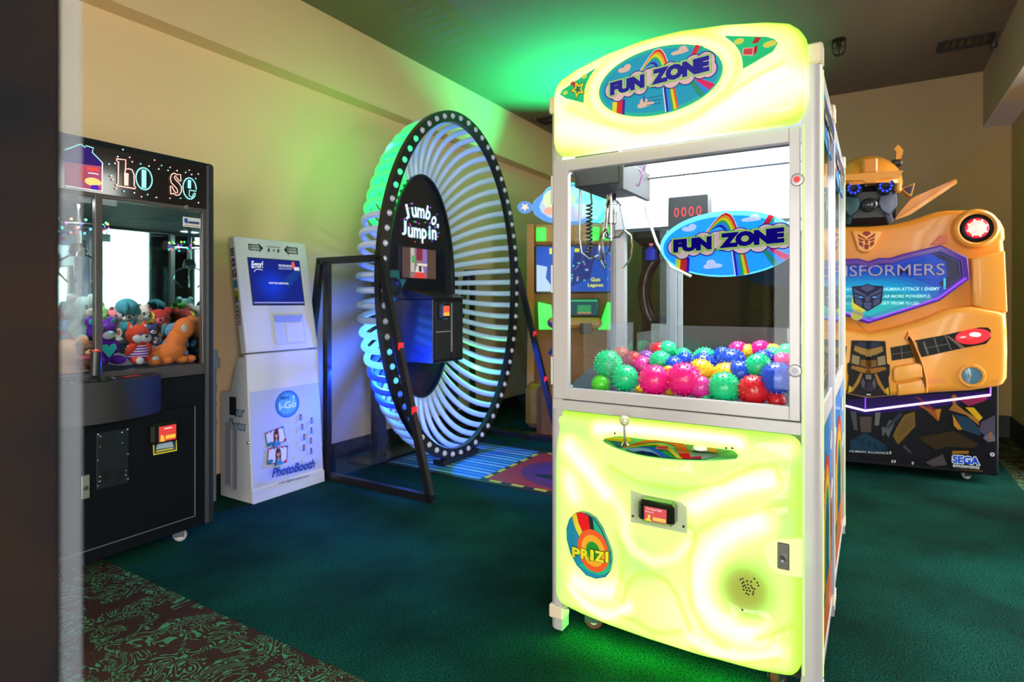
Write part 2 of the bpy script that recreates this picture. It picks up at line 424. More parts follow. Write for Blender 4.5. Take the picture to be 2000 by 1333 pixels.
# ---------------------------------------------------------------- shared print: rainbow cloud sign
def funzone(art, cx, cz, a, b, backlit=False):
    n = lambda P: [(cx+(x-975)/900*a, cz-(y-545)/450*b) for x, y in P]
    sky, pale = ((.01, .42, .62), (.02, .60, .42)) if backlit else ((.03, .42, .95), (.10, .55, 1.0))
    cl = (.95, .62, .48) if backlit else (.95, .95, 1)
    E = ell(cx, cz, a, b, 64); art.clip = None
    art.poly(E, pale)
    art.poly(ell(cx, cz-.05*b if not backlit else cz, a*.95, b*.9, 64), sky)
    art.clip = ell(cx, cz, a, b, 48)
    bands = [(.95, .03, .03), (1, .45, .02), (1, .85, .03), (.02, .55, .12), (.02, .3, .9), (.01, .02, .35)]
    out = [(715, 390), (790, 290), (870, 195), (930, 142), (985, 122), (1040, 150), (1085, 220), (1135, 360)]
    inn = [(760, 390), (810, 345), (860, 320), (890, 312), (915, 318), (935, 330), (955, 350), (975, 375)]
    mixp = lambda t: [(o[0]+(i[0]-o[0])*t, o[1]+(i[1]-o[1])*t) for o, i in zip(out, inn)]
    art.poly(n([(x+(x-975)*.05, y-10) for x, y in out]+inn[::-1]), (1, 1, 1))
    for k, c in enumerate(bands): art.poly(n(mixp(k/6)+mixp((k+1)/6)[::-1]), c)
    for P, c in (([(300, 720), (375, 720), (360, 905), (295, 880)], (1, .9, .02)), ([(375, 720), (460, 715), (450, 930), (360, 905)], (.95, .02, .03)), ([(460, 715), (500, 710), (488, 945), (450, 930)], (.03, .01, .4)),
                 ([(1058, 655), (1072, 655), (1115, 985), (1098, 985)], (1, 1, 1)), ([(1072, 655), (1105, 660), (1145, 990), (1115, 985)], (.01, .02, .4)), ([(1105, 660), (1150, 670), (1190, 985), (1145, 990)], (.02, .3, .85)),
                 ([(1150, 670), (1170, 680), (1222, 975), (1190, 985)], (.02, .5, .1)), ([(1170, 680), (1205, 690), (1262, 965), (1222, 975)], (1, .8, .02)), ([(1205, 690), (1235, 690), (1290, 955), (1262, 965)], (.95, .1, .03)),
                 ([(1540, 630), (1600, 640), (1790, 745), (1710, 800), (1520, 650)], (.95, .01, .15)), ([(1500, 640), (1530, 650), (1710, 800), (1650, 845)], (.03, .3, .9)), ([(1445, 670), (1500, 640), (1650, 845), (1590, 880)], (.02, .35, .2)),
                 ([(1560, 140), (1625, 165), (1525, 320), (1450, 320)], (.85, .02, .05)), ([(1625, 165), (1690, 190), (1560, 310), (1525, 320)], (.03, .45, .25))):
        art.poly(n(P), c)
    for blobs in (((490, 320, 90, 30), (540, 290, 55, 45), (455, 310, 60, 30)), ((1310, 240, 125, 28), (1350, 215, 60, 45), (1250, 245, 65, 24)), ((820, 840, 125, 34), (790, 800, 60, 45), (760, 855, 70, 26))):
        for x, y, p, q in blobs: art.poly(ell(*n([(x, y)])[0], p/900*a, q/450*b, 20), cl); art.same()
        art.l += 1
    art.clip = None
    C = [(320, 560, 120), (400, 630, 100), (560, 590, 105), (690, 520, 145), (740, 590, 105), (860, 480, 105), (940, 500, 135), (1020, 530, 120), (1170, 480, 135), (1195, 560, 130), (1330, 500, 125), (1400, 560, 120), (1500, 450, 130), (1600, 520, 120), (1660, 440, 125), (1700, 540, 105)]
    for gr, c in ((13, (.03, .005, .25)), (0, (.95, .8, .85) if not backlit else (.95, .62, .6))):
        for x, y, r in C: art.poly(ell(*n([(x, y)])[0], (r+gr)/900*a, (r*.98+gr)/450*b, 28), c); art.same()
        art.l += 1
    for t, X0, X1, Y0, Y1 in (('FUN', 275, 805, 640, 455), ('ZONE', 905, 1715, 610, 405)):
        (x0, z0), (x1, z1) = n([(X0, Y0), (X1, Y1)]); sl = .045*b/a*2
        for g, c in ((.105, (.10, .5, .06)), (.075, (.75, .9, .3)), (.045, (.10, .5, .06)), (.022, (.8, .9, .5)), (0, (.008, .004, .33))):
            art.text(t, x0, z0, x1, z1, c, .085, g, sl)
# ---------------------------------------------------------------- materials shared by the machines
ALU = mat('white_aluminium', (.52, .50, .54), .4, .15, coat=.1)
ALU2 = mat('grey_aluminium', (.55, .55, .56), .4, .3)
WHITE = mat('white_board', (.62, .64, .68), .5)
BLK = mat('black_plastic', (.008, .008, .01), .35, coat=.2)
BLKM = mat('black_matte', (.010, .011, .014), .6)
CHR = mat('chrome', (.75, .75, .77), .12, 1)
STEEL = mat('dark_steel', (.16, .17, .19), .35, .8)
BEI = mat('beige_cap', (.72, .58, .46), .55)
DIMMED = glassmat('dimmed_glass', (.10, .15, .17), 1.2)  # dark tint added to dim the view through the second machine's door
GLASS = glassmat('cabinet_glass', (.94, .97, .97), 1.27)
ACR = glassmat('clear_acrylic', (.93, .95, .97), 1.5, haze=.03)
PRINT = artmat('print_gloss', .3, coat=.3)
PRINTM = artmat('print_matte', .6)
SHELFP = artmat('print_shelf', .9); SHELFP.node_tree.nodes['Principled BSDF'].inputs['Specular IOR Level'].default_value = 0
def vinyl():
    m = bpy.data.materials.new('vinyl_print'); m.use_nodes = True; nt = m.node_tree; nt.nodes.clear(); MATS['vinyl_print'] = m
    o = nt.nodes.new('ShaderNodeOutputMaterial'); a = nt.nodes.new('ShaderNodeVertexColor'); a.layer_name = 'Col'
    d = nt.nodes.new('ShaderNodeBsdfDiffuse'); t = nt.nodes.new('ShaderNodeBsdfTranslucent'); x = nt.nodes.new('ShaderNodeMixShader'); x.inputs[0].default_value = .5
    for q in (d, t): nt.links.new(a.outputs[0], q.inputs[0])
    nt.links.new(d.outputs[0], x.inputs[1]); nt.links.new(t.outputs[0], x.inputs[2]); nt.links.new(x.outputs[0], o.inputs[0]); return m
VINYL = vinyl()
LIT = artmat('print_backlit', .4, .75, base=0)
SCREEN = artmat('screen_picture', .15, 1.0, base=0)
GLOWP = artmat('glowing_shell', .35, 1.0, coat=.4, base=0)
LIME = mat('lime_light_edge', (.5, .6, .2), .4, emit=(.55, .75, .08), es=1.1)
GROOVE = mat('groove_glow', (.4, .5, .2), .4, emit=(.28, .50, .12), es=1.0)  # no lamp: emission stands in for the green-lit gap beside the post
def sstep(a, b, x): t = np.clip((x-a)/(b-a), 0, 1); return t*t*(3-2*t)
def pdist(X, Z, P):
    d = np.full(X.shape, 1e9)
    for (ax, az), (bx_, bz) in zip(P, P[1:]):
        L = (bx_-ax)**2+(bz-az)**2 or 1e-12; t = np.clip(((X-ax)*(bx_-ax)+(Z-az)*(bz-az))/L, 0, 1)
        d = np.minimum(d, np.hypot(X-ax-t*(bx_-ax), Z-az-t*(bz-az)))
    return d
def shell(name, parent, U, Zr, front, colour, label=None):
    """moulded lit shell: U columns, Zr[i] the heights of column i, front(u, z) depth, colour(u, z) light given off"""
    nu, nz = Zr.shape; X = np.repeat(U[:, None], nz, 1); Y = front(X, Zr); V = np.stack([X, Y, Zr], -1).reshape(-1, 3)
    F = []
    for i in range(nu-1):
        for j in range(nz-1): F.append((i*nz+j, (i+1)*nz+j, (i+1)*nz+j+1, i*nz+j+1))
    rim = [i*nz for i in range(nu)]+[(nu-1)*nz+j for j in range(1, nz)]+[i*nz+nz-1 for i in range(nu-2, -1, -1)]+[j for j in range(nz-2, 0, -1)]
    n0 = len(V); back = V[rim].copy(); back[:, 1] = np.maximum(back[:, 1], 0)+.004; V = np.concatenate([V, back]); n = len(rim)
    for k in range(n): l = (k+1) % n; F.append((rim[l], rim[k], n0+k, n0+l))
    me = bpy.data.meshes.new(name); me.from_pydata(V.tolist(), [], F); me.materials.append(GLOWP)
    c = colour(V[:, 0], V[:, 2]); buf = np.concatenate([c, np.ones((len(c), 1))], 1).astype(np.float32)
    ca = me.color_attributes.new('Col', 'FLOAT_COLOR', 'POINT'); ca.data.foreach_set('color', buf.ravel())
    me.polygons.foreach_set('use_smooth', [True]*len(me.polygons)); me.set_sharp_from_angle(angle=R(50)); me.update()
    o = bpy.data.objects.new(name, me); COL.objects.link(o); o.parent = parent
    if label: o['label'] = label
    return o
def glow(base, edge, hot, outline, tubes, creases, blobs, ew=.035, wash=()):
    def f(u, z):
        d = pdist(u, z, outline+outline[:1]); e = np.exp(-(d/ew)**2)[:, None]
        c = np.array(base)[None]*(1-e)+np.array(edge)[None]*e
        wgt = np.zeros(u.shape)
        for P, s, amp in tubes: wgt = np.maximum(wgt, amp*np.exp(-(pdist(u, z, P)/s)**2))
        for (x, q, sx, sz, amp) in blobs: wgt = np.maximum(wgt, amp*np.exp(-((u-x)/sx)**2-((z-q)/sz)**2)) if amp > 0 else wgt
        for (x, q, sx, sz) in wash: k = np.exp(-((u-x)/sx)**2-((z-q)/sz)**2)[:, None]*.8; c = c*(1-k)+np.array((.56, 2.1, .22))[None]*k
        wgt = wgt[:, None]; c = c*(1-wgt)+np.array(hot)[None]*wgt
        for (x, q, sx, sz, amp) in blobs:
            if amp < 0: k = (-amp*np.exp(-(((u-x)/sx)**2+((z-q)/sz)**2)**2))[:, None]; c = c*(1-k)+np.array((.42, .48, .05))[None]*k
        for P, s, amp in creases:
            k = (min(1, amp*2.1)*np.exp(-(pdist(u, z, P)/s)**2))[:, None]; c = c*(1-k)+np.array((.70, .95, .09))[None]*k
        return c
    return f
CLAW = ((.1516, 2.1222, 0), -31.69); CW = .8078
Z1, Z2, Z3, Z4, Z5, Z6, ZT = 1.7064, 1.662, .891, .8495, .8108, .116, 1.938
LIMEC, EDGEC, HOTC = (1.15, 1.25, .30), (.60, 2.0, .04), (2.6, 2.5, .98)

def caster(parent, x, y, zt, r=.034, tread=(.25, .03, .02), rot=20):
    """swivel caster standing on the floor at local (x, y); zt is the underside it is bolted to"""
    M = Matrix.Translation((x, y, 0)) @ Matrix.Rotation(R(rot), 4, 'Z'); A = lambda b: b.xf(M)
    tm = mat('tread_%d' % int(tread[0]*100), tread, .6)
    o = obj('caster', A(MB().box(-.035, .035, -.035, .035, zt-.004, zt).box(-.02, .03, -.019, -.016, r*.8, zt-.004).box(-.02, .03, .016, .019, r*.8, zt-.004)), STEEL, parent)
    obj('wheel', A(MB().lathe([(.012, -.013), (r-.004, -.013), (r, -.009), (r, .009), (r-.004, .013), (.012, .013)], (.012, 0, r), 'y', 24)), tm, o)
    obj('hub', A(MB().lathe([(0, -.0145), (.016, -.0145), (.016, .0145), (0, .0145)], (.012, 0, r), 'y', 16)), ALU2, o)
    return o
def crane_frame(t, D, xl=-.052):
    """posts, beams, side panels, glass and boards common to both white crane games; front at y = 0, back at D"""
    Wd, p = CW, .052
    for x0, sx in ((xl, 1), (Wd, -1)):
        for y0, sy, pd in ((-.008, 1, p), (D-.03, -1, .03)):
            mb = MB(); xa, xb = (x0, x0+p)
            rx, ry = (xa if sx == 1 else xb), (y0 if sy == 1 else y0+pd)         # rounded outer corner
            P = [(rx+sx*(p if i < 1 else 0), ry) for i in range(1)]
            r = .03 if sy == 1 else .015
            P = [(rx+sx*p, ry)]+[(rx+sx*(r-r*math.sin(k*PI/12)), ry+sy*(r-r*math.cos(k*PI/12))) for k in range(7)]+[(rx, ry+sy*pd), (rx+sx*p, ry+sy*pd)]
            mb.prism(P, .02, ZT-.06, 'z'); o = obj('corner_post', mb, ALU, t)
            obj('post_cap', bx(xa-.003, xb+.003, y0-.003, y0+pd+.003, ZT-.06, ZT, bev=.006), BEI, o)
            obj('post_foot', bx(xa-.003, xb+.003, y0-.003, y0+pd+.003, .055, .105, bev=.006), BEI, o)
            if sy == -1: continue
            gx = xa-.001 if sx == 1 else xb+.001
            obj('light_strip', bx(gx-.0015, gx+.0015, y0+p-.014, y0+p-.006, .11, ZT-.07), LIME, o)
    for z0, z1, nm in ((ZT-.075, ZT-.03, 'top_rail'), (Z5-.005, Z3-.012, 'middle_rail'), (.06, .095, 'bottom_rail')):
        for x in (max(-.046, xl+.002), Wd+.022): obj(nm, bx(x, x+.024, p-.008, D-.03, z0, z1, bev=.003), ALU, t)
        obj(nm, bx(0, Wd, D-.03, D-.006, z0, z1, bev=.003), ALU, t)
    for x in (max(-.040, xl+.004), Wd+.036): obj('side_glass', bx(x, x+.006, p-.008, D-.03, Z3-.012, Z1+.02), GLASS, t, 0, label='clear side glass')
    obj('rear_glass', bx(.0, Wd, D-.024, D-.018, Z3-.012, Z1-.02), GLASS, t, 0)
    obj('prize_bed', MB().prism([(.02, .83), (D-.055, .83), (D-.055, .94), (.36, .94), (.12, .873), (.02, .873)], 0, Wd, 'x'), mat('bed_navy', (.02, .025, .05), .6), t)
    obj('roof_board', bx(-.02, Wd+.02, .03, D-.02, ZT-.09, ZT-.078), WHITE, t)
    obj('rear_board', bx(0, Wd, D-.05, D-.035, 1.52, ZT-.095), WHITE, t, label='white board inside the top of the cabin')
    for x in (-.012, Wd+.008): obj('side_board', bx(x, x+.01, p, D-.03, Z1-.02, ZT-.09), WHITE, t)
    obj('floor_tray', bx(-.02, Wd+.02, .03, D-.02, .085, .1), BLKM, t)
    obj('rear_panel', bx(0, Wd, D-.022, D-.012, .095, Z5), WHITE, t)
    for x, s in ((max(-.044, xl+.003), -1), (Wd+.044, 1)):
        pn = obj('side_panel', bx(min(x, x-s*.006), max(x, x-s*.006), p-.008, D-.03, .095, Z5-.005), mat('side_blue', (.02, .16, .42), .4), t)
        a = Art(); y0, y1 = p+.004, D-.042; L = y1-y0; q = lambda f, z: (y0+f*L, z) if s == 1 else (y1-f*L, z)
        a.poly([q(0, .1), q(1, .1), q(1, .8), q(0, .8)], (.02, .22, .62))
        a.poly([q(0, .1), q(1, .1), q(1, .3), q(.75, .36), q(.4, .3), q(0, .4)], (.55, .12, .03))
        a.poly([q(0, .16), q(.55, .3), q(1, .24), q(1, .45), q(.7, .5), q(.3, .4), q(0, .5)], (.01, .11, .05))
        for k, c in enumerate([(.7, .03, .02), (.85, .3, .02), (.8, .6, .03), (.02, .3, .08), (.02, .12, .45)]):
            w_ = .36-.055*k
            a.poly([q(.5-w_, .28)]+[q(.5-w_*math.cos(R(v)), .42+(.27-.035*k)*math.sin(R(v))) for v in range(0, 181, 15)]+[q(.5+w_, .28)], c)
        a.poly([q(.5-.09, .28)]+[q(.5-.09*math.cos(R(v)), .42+.09*math.sin(R(v))) for v in range(0, 181, 15)]+[q(.59, .28)], (.01, .07, .06))
        for f, z in ((.12, .66), (.86, .7), (.9, .52)):
            for dx, r in ((-.05, .028), (0, .036), (.05, .026)): a.oval(*q(f+dx, z), r*1.4, r, (.8, .8, .85), 14); a.same()
            a.l += 1
        a.oval(*q(.16, .5), .03, .05, (.85, .6, .02), 5); a.oval(*q(.86, .42), .03, .07, (.6, .02, .05), 8)
        a.build('panel_art', pn, PRINT, x, axis='x', sign=s)
        hp = obj('side_header', bx(min(x, x-s*.006), max(x, x-s*.006), p-.008, D-.03, Z1+.02, ZT-.075), MATS['side_blue'], t)
        a = Art(); a.rect(y0, y1, Z1+.025, ZT-.08, (.02, .25, .5))
        funzone(a, (y0+y1)/2, (Z1+ZT)/2-.03, L*.5, .085)
        if s == -1: a.V = [((y0+y1)-x_, z_, l_) for x_, z_, l_ in a.V]
        a.build('header_art', hp, PRINT, x, axis='x', sign=s)

# ---------------------------------------------------------------- white crane games with lime lit shells
HT = [(.012, 1.93), (.022, 1.962), (.039, 1.983), (.10, 2.010), (.218, 2.040), (.34, 2.054), (.474, 2.056), (.60, 2.044), (.718, 2.022), (.779, 2.003), (.805, 1.98), (.82, 1.955), (.827, 1.925)]
HB = [(.012, 1.765), (.02, 1.735), (.04, 1.716), (.06, 1.7125), (.77, 1.7125), (.80, 1.718), (.82, 1.745), (.827, 1.78)]
OC, OA, OB = (.402, 1.897), .199, .107
def header(t):
    U = np.concatenate([np.linspace(.012, .06, 9), np.linspace(.07, .765, 90), np.linspace(.775, .827, 9)])
    tp = np.interp(U, [p[0] for p in HT], [p[1] for p in HT]); bt = np.interp(U, [p[0] for p in HB], [p[1] for p in HB])
    Zr = bt[:, None]+(tp-bt)[:, None]*np.linspace(0, 1, 56)[None]
    out = HT+HB[::-1]
    ringP = ell(OC[0], OC[1], .243, .142, 48); ringP.append(ringP[0])
    sw = [(0.087,1.867),(0.19,1.805),(0.325,1.748),(0.426,1.738),(0.521,1.761),(0.612,1.813),(0.698,1.855),(0.763,1.877)]
    low = [(0.069,1.806),(0.162,1.771),(0.325,1.711),(0.474,1.723),(0.59,1.757),(0.698,1.792),(0.795,1.818)]
    upl = [(0.051,1.916),(0.039,1.876),(0.069,1.828)]
    def front(u, z):
        d = pdist(u, z, out+out[:1]); e = np.clip(1-d/.04, 0, 1); v = -.055+.048*(1-np.sqrt(1-e*e*.999))
        v = v-.010*np.exp(-((pdist(u, z, ringP))/.016)**2)
        s_ = pdist(u, z, sw); return v-.008*np.exp(-(s_/.03)**2)
    C = glow((1.7, 2.0, .36), EDGEC, HOTC, out,
             [(low, .055, .95), (upl, .03, .7), ([(.06, 1.86), (.13, 1.98), (.3, 2.025)], .025, .45), ([(.62, 1.99), (.74, 1.9), (.77, 1.80)], .05, .5), (ell(OC[0], OC[1], .222, .122, 40, -30, 330), .012, .55)],
             [(sw, .008, .28), (ringP, .009, .22)], [(.72, 1.84, .09, .07, .8)], .028)
    h = shell('marquee', t, U, Zr, front, C, 'glowing pale yellow moulded marquee')
    pl = obj('sign_plate', MB().prism(ell(OC[0], OC[1], OA, OB, 56), -.064, -.05), mat('sign_edge', (.05, .5, .3), .4), h)
    a = Art(.00035); funzone(a, OC[0], OC[1], OA, OB, True)
    (x0, z0) = (0.352,1.814); (x1, z1) = (0.424,1.828)
    for i, wd in enumerate((.9, 1, .95)): a.rect(x0+.02, x0+.02+(x1-x0-.02)*wd, z0+.006+.011*i, z0+.0085+.011*i, (.02, .12, .3))
    a.oval(x0+.012, z0+.03, .004, .012, (.03, .15, .5))
    a.build('sign_art', pl, LIT, -.064)
    for P, nm in (([(0.192,1.985),(0.135,1.963),(0.065,1.934),(0.055,1.92),(0.077,1.903),(0.152,1.872),(0.155,1.899),(0.161,1.927)], 'star'), ([(0.606,1.993),(0.723,1.962),(0.744,1.95),(0.752,1.938),(0.739,1.917),(0.65,1.88),(0.645,1.919),(0.63,1.955)], 'box')):
        q = obj('corner_sign', MB().prism(P, -.0605, -.04), MATS['sign_edge'], h); a = Art(.00035); a.poly(P, (.0, .72, .24))
        if nm == 'star':
            a.poly([(0.094,1.95),(0.106,1.957),(0.132,1.932),(0.121,1.924)], (.6, .05, .05))
            for dx, r in ((0, 9), (12, 7)): pass
            cx, cz = (0.125,1.924); st = lambda r, k: [(cx+(r if i % 2 else r*.48)*math.sin(PI*i/5+.3)*.9, cz+(r if i % 2 else r*.48)*math.cos(PI*i/5+.3)) for i in range(k)]
            a.poly(st(.036, 10), (.05, .05, .02)); a.poly(st(.031, 10), (1, .85, .02)); a.poly(st(.017, 10), (.02, .22, .1))
            for x, z in [(0.149,1.963),(0.077,1.921)]: a.oval(x, z, .010, .007, (.75, .95, .1))
        else:
            a.poly([(0.692,1.968),(0.709,1.963),(0.698,1.949),(0.682,1.952)], (.55, .02, .03))
            a.poly([(0.658,1.944),(0.689,1.939),(0.686,1.915),(0.656,1.923)], (.95, .55, .5)); a.poly([(0.661,1.941),(0.686,1.937),(0.683,1.919),(0.659,1.925)], (.8, .05, .06))
            a.poly([(0.689,1.939),(0.699,1.944),(0.697,1.924),(0.686,1.915)], (.5, .01, .02))
            for x, z in [(0.647,1.966),(0.727,1.938),(0.735,1.939)]: a.oval(x, z, .014, .0085, (.9, .85, .1)); a.same()
        a.build('corner_art', q, LIT, -.0605)
    return h
SHELF = .725
def panel_front(u, z):
    u = np.asarray(u, float); z = np.asarray(z, float)
    B = np.interp(u, [-.01, 0, .027, .124, .235, .37, .559, .70, .78, .808, .82], [0, .004, .0185, .055, .0757, .087, .09, .0715, .045, .02, .0])
    base = B*(.22+.78*(1-sstep(.60, .80, z)))
    g = np.sin(np.clip((u-.195)/(.645-.195), 0, 1)*PI)**.8; h = sstep(.56, .715, z)
    low = base+.128*g*h
    G = np.clip(g*3.2, 0, 1); rear = -.055*G-(-base)*(1-G); tt = np.clip((z-SHELF)/(.806-SHELF), 0, 1)
    up = rear*(1-tt)+.012*tt
    return -np.where(z > SHELF, up, low)
PT = [(.0, .770), (.006, .79), (.02, .803), (.035, .806), (.775, .806), (.79, .802), (.803, .788), (.808, .765)]
PB = [(.0, .155), (.008, .132), (.025, .12), (.04, Z6), (.77, Z6), (.787, .119), (.801, .131), (.808, .15)]
def lower_panel(t):
    U = np.concatenate([np.linspace(0, .035, 8), np.linspace(.042, .768, 130), np.linspace(.775, .808, 8)])
    tp = np.interp(U, [p[0] for p in PT], [p[1] for p in PT]); bt = np.interp(U, [p[0] for p in PB], [p[1] for p in PB])
    Zr = np.concatenate([bt[:, None]+(SHELF-.0002-bt)[:, None]*np.linspace(0, 1, 100)[None], SHELF+.0002+(tp-SHELF-.0002)[:, None]*np.linspace(0, 1, 16)[None]], 1)
    out = PT+PB[::-1]
    T = [([(0.077,0.688),(0.121,0.658),(0.176,0.623),(0.237,0.569)], .030, 1.0), ([(0.089,0.573),(0.105,0.532)], .032, .85),
         ([(0.528,0.583),(0.596,0.63),(0.662,0.663),(0.727,0.684)], .030, 1.0),
         ([(0.702,0.56),(0.638,0.526),(0.584,0.474),(0.553,0.416),(0.541,0.349),(0.557,0.29),(0.596,0.25),(0.65,0.232),(0.696,0.233)], .036, 1.0),
         ([(0.094,0.208),(0.149,0.176),(0.218,0.163),(0.278,0.183),(0.314,0.217)], .018, .9), ([(0.121,0.239),(0.184,0.23),(0.259,0.253)], .032, .95),
         ([(0.516,0.182),(0.578,0.163),(0.638,0.16),(0.696,0.174),(0.752,0.192)], .020, .8),
         ([(0.181,0.762),(0.36,0.765),(0.53,0.768),(0.637,0.765)], .020, 1.15), ([(0.299,0.446),(0.335,0.399),(0.397,0.38),(0.464,0.408),(0.509,0.464)], .016, .55),
         ([(0.626,0.75),(0.696,0.735),(0.779,0.771)], .03, .25), ([(0.263,0.556),(0.299,0.5),(0.306,0.44)], .018, .5)]
    K = [([(0.263,0.666),(0.37,0.642),(0.484,0.637),(0.59,0.66),(0.696,0.714),(0.741,0.718),(0.758,0.685)], .009, .35), ([(0.477,0.535),(0.528,0.494),(0.509,0.412),(0.509,0.335),(0.516,0.272),(0.553,0.213),(0.608,0.179)], .010, .32),
         ([(0.292,0.225),(0.306,0.283),(0.342,0.323),(0.391,0.341),(0.438,0.33),(0.471,0.292),(0.49,0.246),(0.509,0.206)], .010, .34), ([(0.285,0.175),(0.335,0.175),(0.384,0.159),(0.431,0.163),(0.477,0.184)], .011, .30),
         ([(0.27,0.44),(0.292,0.376),(0.288,0.306),(0.27,0.233)], .010, .3), ([(0.516,0.144),(0.578,0.128),(0.668,0.145),(0.752,0.172)], .010, .3),
         ([(0.541,0.509),(0.608,0.56),(0.696,0.595),(0.796,0.617)], .010, .28), ([(0.702,0.226),(0.752,0.247),(0.801,0.276)], .012, .35)]
    spx, spz = (0.665,0.347); bx1, bz1 = (0.411,0.436)
    ridge = [(p, s, a) for p, s, a in T if a > .7 and p[0][1] < .7]
    def front(u, z):
        d = pdist(u, z, out+out[:1]); e = np.clip(1-d/.03, 0, 1); v = panel_front(u, z)
        v = v*(1-.25*e*e)+.012*e*e
        k = (z < .70)
        for P, s, a in ridge: v = v-.011*a*np.exp(-(pdist(u, z, P)/(s*1.15))**4)*k
        for P, s, a in K: v = v+.006*np.exp(-(pdist(u, z, P)/.012)**2)*k
        return v+.022*np.exp(-(((u-spx)/.085)**2+((z-spz)/.095)**2)**2)
    C = glow((.93, 1.95, .30), EDGEC, HOTC, out, T, K, [(spx, spz, .078, .088, -1.0), (.52, .235, .12, .09, .45), (bx1, bz1, .05, .035, 0.0)], .022, [(.72, .74, .13, .06), (.0, .45, .03, .3), (.0, .2, .05, .06), (.07, .74, .10, .04), (.33, .40, .05, .04), (.70, .33, .02, .09), (.47, .63, .16, .03), (.36, .35, .07, .05), (.77, .55, .03, .12)])
    pn = shell('lit_panel', t, U, Zr, front, C, 'glowing lime moulded lower front panel')
    # control shelf with its printed overlay, joystick and button
    Q = lambda P: P
    a = Art(.0004); W = lambda x, y, l: (x, y, SHELF+.004+l)
    lens = [(u, -float(panel_front(u, SHELF-.001))+0) for u in ()]
    us = np.linspace(.205, .635, 30); fr = [(u, float(panel_front(u, SHELF-.001))+.012) for u in us]; rr = [(u, max(float(panel_front(u, SHELF+.001))-.004, float(panel_front(u, SHELF-.001))+.0125)) for u in us]
    L = fr+rr[::-1]; sh = obj('control_shelf', MB().prism(L, SHELF+.0005, SHELF+.0038, 'z'), mat('shelf_green', (.2, .5, .2), .4), pn)
    a.poly(L, (.08, .30, .09)); a.clip = None
    def inlens(P): return [(x, min(max(y, float(np.interp(x, us, [q[1] for q in fr]))), float(np.interp(x, us, [q[1] for q in rr])))) for x, y in P]
    for P, c in (([(0.191,0.034),(0.204,0.062),(0.269,0.057),(0.293,-0.002),(0.29,-0.039),(0.252,-0.027),(0.224,-0.033)], (.95, .80, .02)), ([(0.224,-0.033),(0.254,-0.032),(0.292,-0.044),(0.302,-0.077),(0.294,-0.115),(0.244,-0.056)], (.05, .3, .28)),
                 ([(0.46,0.054),(0.493,0.052),(0.604,0.029),(0.555,-0.066),(0.525,-0.132),(0.486,-0.018)], (.25, .6, .2)), ([(0.502,-0.069),(0.549,-0.04),(0.59,-0.035),(0.557,-0.121),(0.529,-0.148)], (.3, .5, .38)),
                 ([(0.3,-0.122),(0.311,-0.049),(0.331,0.033),(0.359,0.062),(0.455,0.063),(0.486,-0.018),(0.528,-0.153),(0.504,-0.17),(0.476,-0.086),(0.436,0.006),(0.392,0.035),(0.351,0.01),(0.317,-0.068)], (.92, .25, .05)),
                 ([(0.476,-0.086),(0.502,-0.069),(0.528,-0.153),(0.504,-0.17)], (.8, .02, .02)),
                 ([(0.307,-0.117),(0.327,-0.062),(0.359,-0.014),(0.389,0.005),(0.434,-0.028),(0.468,-0.09),(0.504,-0.17),(0.489,-0.176),(0.457,-0.097),(0.423,-0.046),(0.384,-0.016),(0.349,-0.054)], (.95, .75, .03)),
                 ([(0.314,-0.124),(0.35,-0.058),(0.384,-0.016),(0.426,-0.055),(0.458,-0.107),(0.489,-0.176),(0.471,-0.182),(0.436,-0.11),(0.402,-0.059),(0.363,-0.061)], (.03, .4, .05)),
                 ([(0.327,-0.126),(0.354,-0.069),(0.39,-0.05),(0.425,-0.096),(0.471,-0.182),(0.449,-0.184),(0.421,-0.119),(0.385,-0.091),(0.352,-0.09)], (.02, .15, .65)),
                 ([(0.316,-0.122),(0.35,-0.085),(0.382,-0.082),(0.418,-0.121),(0.447,-0.18),(0.349,-0.154)], (.2, .45, .6)), ([(0.353,-0.151),(0.372,-0.121),(0.408,-0.125),(0.429,-0.144),(0.446,-0.179),(0.402,-0.175)], (.01, .02, .12)),
                 ([(0.532,0.032),(0.567,0.022),(0.575,-0.024),(0.552,-0.028)], (.95, .5, .08)), ([(0.522,-0.115),(0.546,-0.091),(0.552,-0.115),(0.53,-0.143)], (.75, .02, .05)),
                 ([(0.392,-0.038),(0.426,-0.023),(0.439,-0.076),(0.402,-0.08)], (1, .55, .5)), ([(0.395,-0.043),(0.426,-0.028),(0.436,-0.071),(0.403,-0.074)], (.85, .12, .08))):
        a.poly(inlens(P), tuple(q*.36 for q in c))
    a.build('overlay_art', sh, SHELFP, 0, warp=W)
    bx0, by0 = (0.523,-0.016)
    bt_ = obj('push_button', MB().lathe([(.026, .0), (.026, .004), (.022, .007)], (bx0, by0, SHELF+.004), 'z', 28), BLK, sh)
    obj('button_cap', MB().lathe([(.021, .004), (.021, .013), (.017, .016), (0, .017)], (bx0, by0, SHELF+.004), 'z', 28), mat('button_white', (.7, .8, .7), .3, emit=(.6, .8, .5), es=.3), bt_)
    jx, jy = (0.297,-0.069)
    js = obj('joystick', MB().cyl((jx, jy, SHELF+.004), (jx-.002, jy, SHELF+.07), .0045, .0042, 12).lathe([(.014, 0), (.010, .006), (.005, .012)], (jx, jy, SHELF+.004), 'z', 16), CHR, sh)
    obj('ball_top', MB().sphere((jx-.002, jy, SHELF+.085), .0175, 20, 12), mat('clear_knob', (.85, .85, .6), .1, coat=1, noise=((.35, .33, .15), 130, .12)), js)
    for x, z in [(0.238,0.751),(0.618,0.75),(0.6,0.748)]: obj('screw', MB().lathe([(.0, -.001), (.0035, -.001), (.0035, .001)], (x, -.01, z), 'y', 8), BLK, pn)
